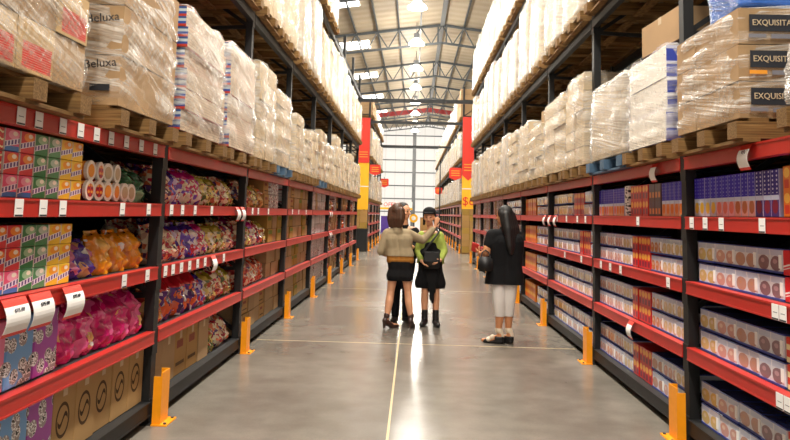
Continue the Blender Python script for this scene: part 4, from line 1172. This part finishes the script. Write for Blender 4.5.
def c3_card(b):
    torso(b, (.26, 10.16, .84), (.255, 10.155, 1.18), .1, .11, .098)
    b.cap((.14, 10.15, 1.255), .06, (.37, 10.15, 1.255), .06); b.cap((.25, 10.16, 1.28), .07, (.248, 10.155, 1.315), .06)
    b.chain([(.13, 10.15, 1.255), (.08, 10.13, 1.03), (.12, 10.03, .925)], [.064, .052, .044]); b.chain([(.38, 10.15, 1.255), (.45, 10.12, 1.04), (.4, 10.01, .94)], [.064, .052, .044])
def c3_dress(b):
    torso(b, (.26, 10.13, .58), (.255, 10.11, 1.0), .125, .07, .098); b.cap((.22, 10.105, 1.0), .08, (.22, 10.1, 1.12), .06); b.cap((.29, 10.105, 1.0), .08, (.29, 10.1, 1.12), .06)
def c3_cloth(b):
    for q, zz in ((-.1, .62), (-.05, .5), (0, .38), (.04, .34), (.08, .48), (.12, .62)): b.cap((.265 + q * .8, 10.03, .95), .035, (.27 + q * .55, 10.01, zz), .022)
def c3_hair(b):
    f, r, u = basis((-.15, -1, -.08)); rot = Matrix((r, f, u)).transposed(); c = V((.23, 10.15, 1.53))
    b.ell(c + u * .02 - f * .022, (.086, .09, .095), rot, 3)
    for q in (-1, 1): b.chain([c + r * q * .07 - f * .005 + u * .02, c + r * q * .078 - f * .01 - u * .12], [.028, .018])
def c3_cap(b):
    f, r, u = basis((-.15, -1, 0)); rot = Matrix((r, f, u)).transposed(); c = V((.23, 10.145, 1.565))
    b.ell(c + u * .015, (.098, .108, .08), rot, 3); b.ell(c + f * .1 - u * .0, (.078, .06, .014), rot, 3)
o3 = person((.26, 10.15, 0), 'woman in lime cardigan, black cap and ankle boots facing the camera', p3, 'skin', (.228, 10.12, 1.51), (-.15, -1, -.08), .98, [
    ('cardigan', 'lime', c3_card, .01, [((0, 0, .86), DN)]), ('dress', 'cloth', c3_dress, .01, [((0, 0, .52), DN)]), ('tied_cloth', 'cloth', c3_cloth, .01, []),
    ('hair', 'hairk', c3_hair, .009, []), ('cap', 'cloth', c3_cap, .009, [((0, 0, 1.555), DN)]),
    ('boot', 'shoek', c_shoes([((.19, 10.15), (-.25, -1, 0))], .2), .009, [((0, 0, .002), DN), ((0, 0, .22), UPV)]), ('boot', 'shoek', c_shoes([((.345, 10.15), (.15, -1, 0))], .2), .009, [((0, 0, .002), DN), ((0, 0, .22), UPV)])])
r = empty('shoulder_bag', (.25, 9.945, .8))
b = MB(); b.prism([(-.1, 0), (.14, 0), (.13, .23), (-.08, .23)][::-1], -.035, .035); b.bevel(.022, 3); b.build('bag_body', 'leather', r, smooth=True); b = MB(); b.prism([(-.09, .1), (.13, .1), (.128, .236), (-.082, .236)][::-1], -.043, -.034); b.bevel(.003); b.build('flap', 'leather', r)
b = MB(); b.chain([(-.1, -.005, .22), (-.02, 0, .33), (.06, .03, .43), (.115, .085, .51), (.1, .2, .54)], [.014] * 5); b.remesh('strap', 'leather', .006, r, smooth_it=1)
tag(r, 'black shoulder bag with diagonal strap worn over the lime cardigan', 'bag')
# 4: woman in black top and white trousers
def p4(b):
    torso(b, (1.14, 8.87, .88), (1.14, 8.87, 1.24), .1, .115, .095)
    b.cap((1.14, 8.87, 1.34), .058, (1.135, 8.87, 1.47), .05)
    b.chain([(1.14, 8.87, 1.34), (.97, 8.84, 1.325), (.905, 8.8, 1.1), (.85, 8.98, 1.07)], [.062, .058, .05, .03])
    b.chain([(1.14, 8.87, 1.34), (1.3, 8.92, 1.325), (1.33, 8.98, 1.06), (1.2, 9.12, 1.02)], [.062, .056, .045, .03])
    hand(b, (.85, 8.98, 1.07), (-.45, .5, .45), (.5, .3, .3), .95, .8); hand(b, (1.2, 9.12, 1.02), (-1, .3, 0), (0, -.3, 1), .95, .6)
    b.chain([(1.07, 8.87, .84), (1.075, 8.86, .5), (1.09, 8.88, .38), (1.075, 8.88, .16)], [.092, .062, .06, .037]); b.chain([(1.21, 8.87, .84), (1.2, 8.9, .5), (1.2, 8.92, .38), (1.2, 8.92, .16)], [.092, .062, .06, .037])
    foot(b, (1.075, 8.88, .15), (-1, .25, 0), .06); foot(b, (1.2, 8.92, .15), (-.9, .45, 0), .06)
def c4_top(b):
    torso(b, (1.14, 8.87, .7), (1.14, 8.87, 1.24), .125, .12, .122)
    b.cap((.985, 8.845, 1.315), .08, (1.29, 8.91, 1.315), .08); b.cap((1.14, 8.87, 1.34), .085, (1.138, 8.87, 1.39), .066)
    b.chain([(.98, 8.84, 1.31), (.945, 8.82, 1.2)], [.08, .074]); b.chain([(1.29, 8.91, 1.31), (1.325, 8.96, 1.12)], [.08, .07])
def c4_pants(b):
    torso(b, (1.14, 8.87, .82), (1.14, 8.87, .92), .09, .085, .098)
    b.chain([(1.065, 8.87, .82), (1.075, 8.86, .5), (1.085, 8.88, .34)], [.1, .08, .066]); b.chain([(1.215, 8.87, .82), (1.2, 8.9, .5), (1.2, 8.92, .34)], [.1, .08, .066])
def c4_hair(b):
    f, r, u = basis((-.75, .6, -.05)); rot = Matrix((r, f, u)).transposed(); c = V((1.13, 8.87, 1.565))
    b.ell(c + u * .025 - f * .018, (.09, .1, .1), rot, 3)
    for q in (-.085, -.045, 0, .045, .085): b.chain([c + r * q * .8 - f * .065, c + r * q * 1.1 - f * .1 - u * .17, c + r * q * 1.05 - f * .115 - u * .38, c + r * q * .7 - f * .11 - u * .47], [.05, .05, .042, .02])
    for q in (-1, 1): b.chain([c + r * q * .07 + u * .03 - f * .01, c + r * q * .085 - u * .1 - f * .035, c + r * q * .08 - u * .22 - f * .05], [.034, .036, .025])
def c4_shoe(a, d):
    def fn(b):
        dd = V(d).normalized(); q = V((a[0], a[1], 0)); h = q - dd * .035; t_ = q + dd * .16
        for zz in (.03, .07): b.cap(h + V((0, 0, zz)), .038, h + dd * .06 + V((0, 0, zz * .9)), .04)
        b.cap(h + V((0, 0, .03)), .038, t_ + V((0, 0, .022)), .036)
    return fn
def c4_strap(a, d):
    def fn(b):
        dd = V(d).normalized(); q = V((a[0], a[1], 0)); sd = dd.cross(V((0, 0, 1)))
        for s_, z_ in ((.12, .045), (.075, .075)): b.cap(q + dd * s_ + V((0, 0, z_)) - sd * .02, .03, q + dd * s_ + V((0, 0, z_)) + sd * .02, .03)
        b.cap(q + V((0, 0, .155)) - dd * .005, .046, q + V((0, 0, .17)), .045); b.cap(q - dd * .04 + V((0, 0, .09)), .03, q - dd * .025 + V((0, 0, .15)), .03)
    return fn
person((1.14, 8.88, 0), 'long-haired woman in black top and white cropped trousers facing the drinks rack', p4, 'skin2', (1.125, 8.885, 1.55), (-.75, .6, -.05), 1.0, [
    ('top', 'cloth', c4_top, .01, [((0, 0, .72), DN)]), ('trousers', 'pants', c4_pants, .01, [((0, 0, .33), DN)]), ('hair', 'hairk', c4_hair, .009, []),
    ('sandal_sole', 'shoek', c4_shoe((1.075, 8.88), (-1, .25, 0)), .009, [((0, 0, .002), DN)]), ('sandal_sole', 'shoek', c4_shoe((1.2, 8.92), (-.9, .45, 0)), .009, [((0, 0, .002), DN)]),
    ('sandal_strap', 'sandal', c4_strap((1.075, 8.88), (-1, .25, 0)), .008, []), ('sandal_strap', 'sandal', c4_strap((1.2, 8.92), (-.9, .45, 0)), .008, [])])
r = empty('handbag', (.89, 8.7, .885))
b = MB(); b.prism([(-.1, 0), (.09, 0), (.075, .17), (-.085, .17)][::-1], -.05, .04); b.bevel(.02, 3); b.build('bag_body', 'leather', r, smooth=True)
b = MB(); b.chain([(-.06, 0, .16), (-.04, .02, .22), (.0, .04, .25), (.04, .03, .22), (.055, 0, .16)], [.008] * 5); b.remesh('handle', 'leather', .005, r, smooth_it=1)
tag(r, "black leather handbag hanging on the long-haired woman's forearm", 'bag')
b = MB(); b.box(-.012, .012, -.05, .05, -.06, .06); b.bevel(.006, 2); o = b.build('wallet', 'wallet', None, (.79, 9.04, 1.15)); o.rotation_euler = (.3, -.3, .9)
tag(o, 'small red wallet held by the long-haired woman', 'wallet')

# ------------------------------------------------------------------ camera, world, view
f_px, cy, yaw, pitch, roll = 707.34, 143.65, -.0282, .0986, .0247
cam = bpy.data.cameras.new('camera'); cam.sensor_width = 36; cam.sensor_fit = 'HORIZONTAL'; cam.lens = f_px / 790 * 36
cam.shift_y = -(220 - cy) / 790; cam.clip_start = .05; cam.clip_end = 300
co = bpy.data.objects.new('camera', cam); COL.objects.link(co)
cF = V((math.sin(-yaw) * -1 * math.cos(pitch) * -1, math.cos(yaw) * math.cos(pitch), math.sin(pitch)))
c_, s_ = math.cos(yaw), math.sin(yaw)
right0 = V((c_, -s_, 0)); fwd0 = V((s_, c_, 0)); up0 = V((0, 0, 1))
fw = fwd0 * math.cos(pitch) + up0 * math.sin(pitch); up1 = up0 * math.cos(pitch) - fwd0 * math.sin(pitch)
cr, sr = math.cos(roll), math.sin(roll)
# image x axis = right0, image y axis (down) = -up1, rotated clockwise by roll
xr = right0 * cr + up1 * sr; yu = up1 * cr - right0 * sr
co.matrix_world = Matrix((( xr.x, yu.x, -fw.x, 0), (xr.y, yu.y, -fw.y, 0), (xr.z, yu.z, -fw.z, 1.55), (0, 0, 0, 1)))
SC.camera = co
w = bpy.data.worlds.new('sky'); w.use_nodes = True; SC.world = w
w.node_tree.nodes['Background'].inputs[0].default_value = (1, .98, .95, 1); w.node_tree.nodes['Background'].inputs[1].default_value = .62
vs = SC.view_settings; vs.view_transform = 'Standard'; vs.look = 'None'; vs.gamma = 1; vs.use_curve_mapping = False; vs.exposure = 1.05
SC.cycles.max_bounces = 8; SC.cycles.transparent_max_bounces = 12; SC.cycles.sample_clamp_indirect = 4
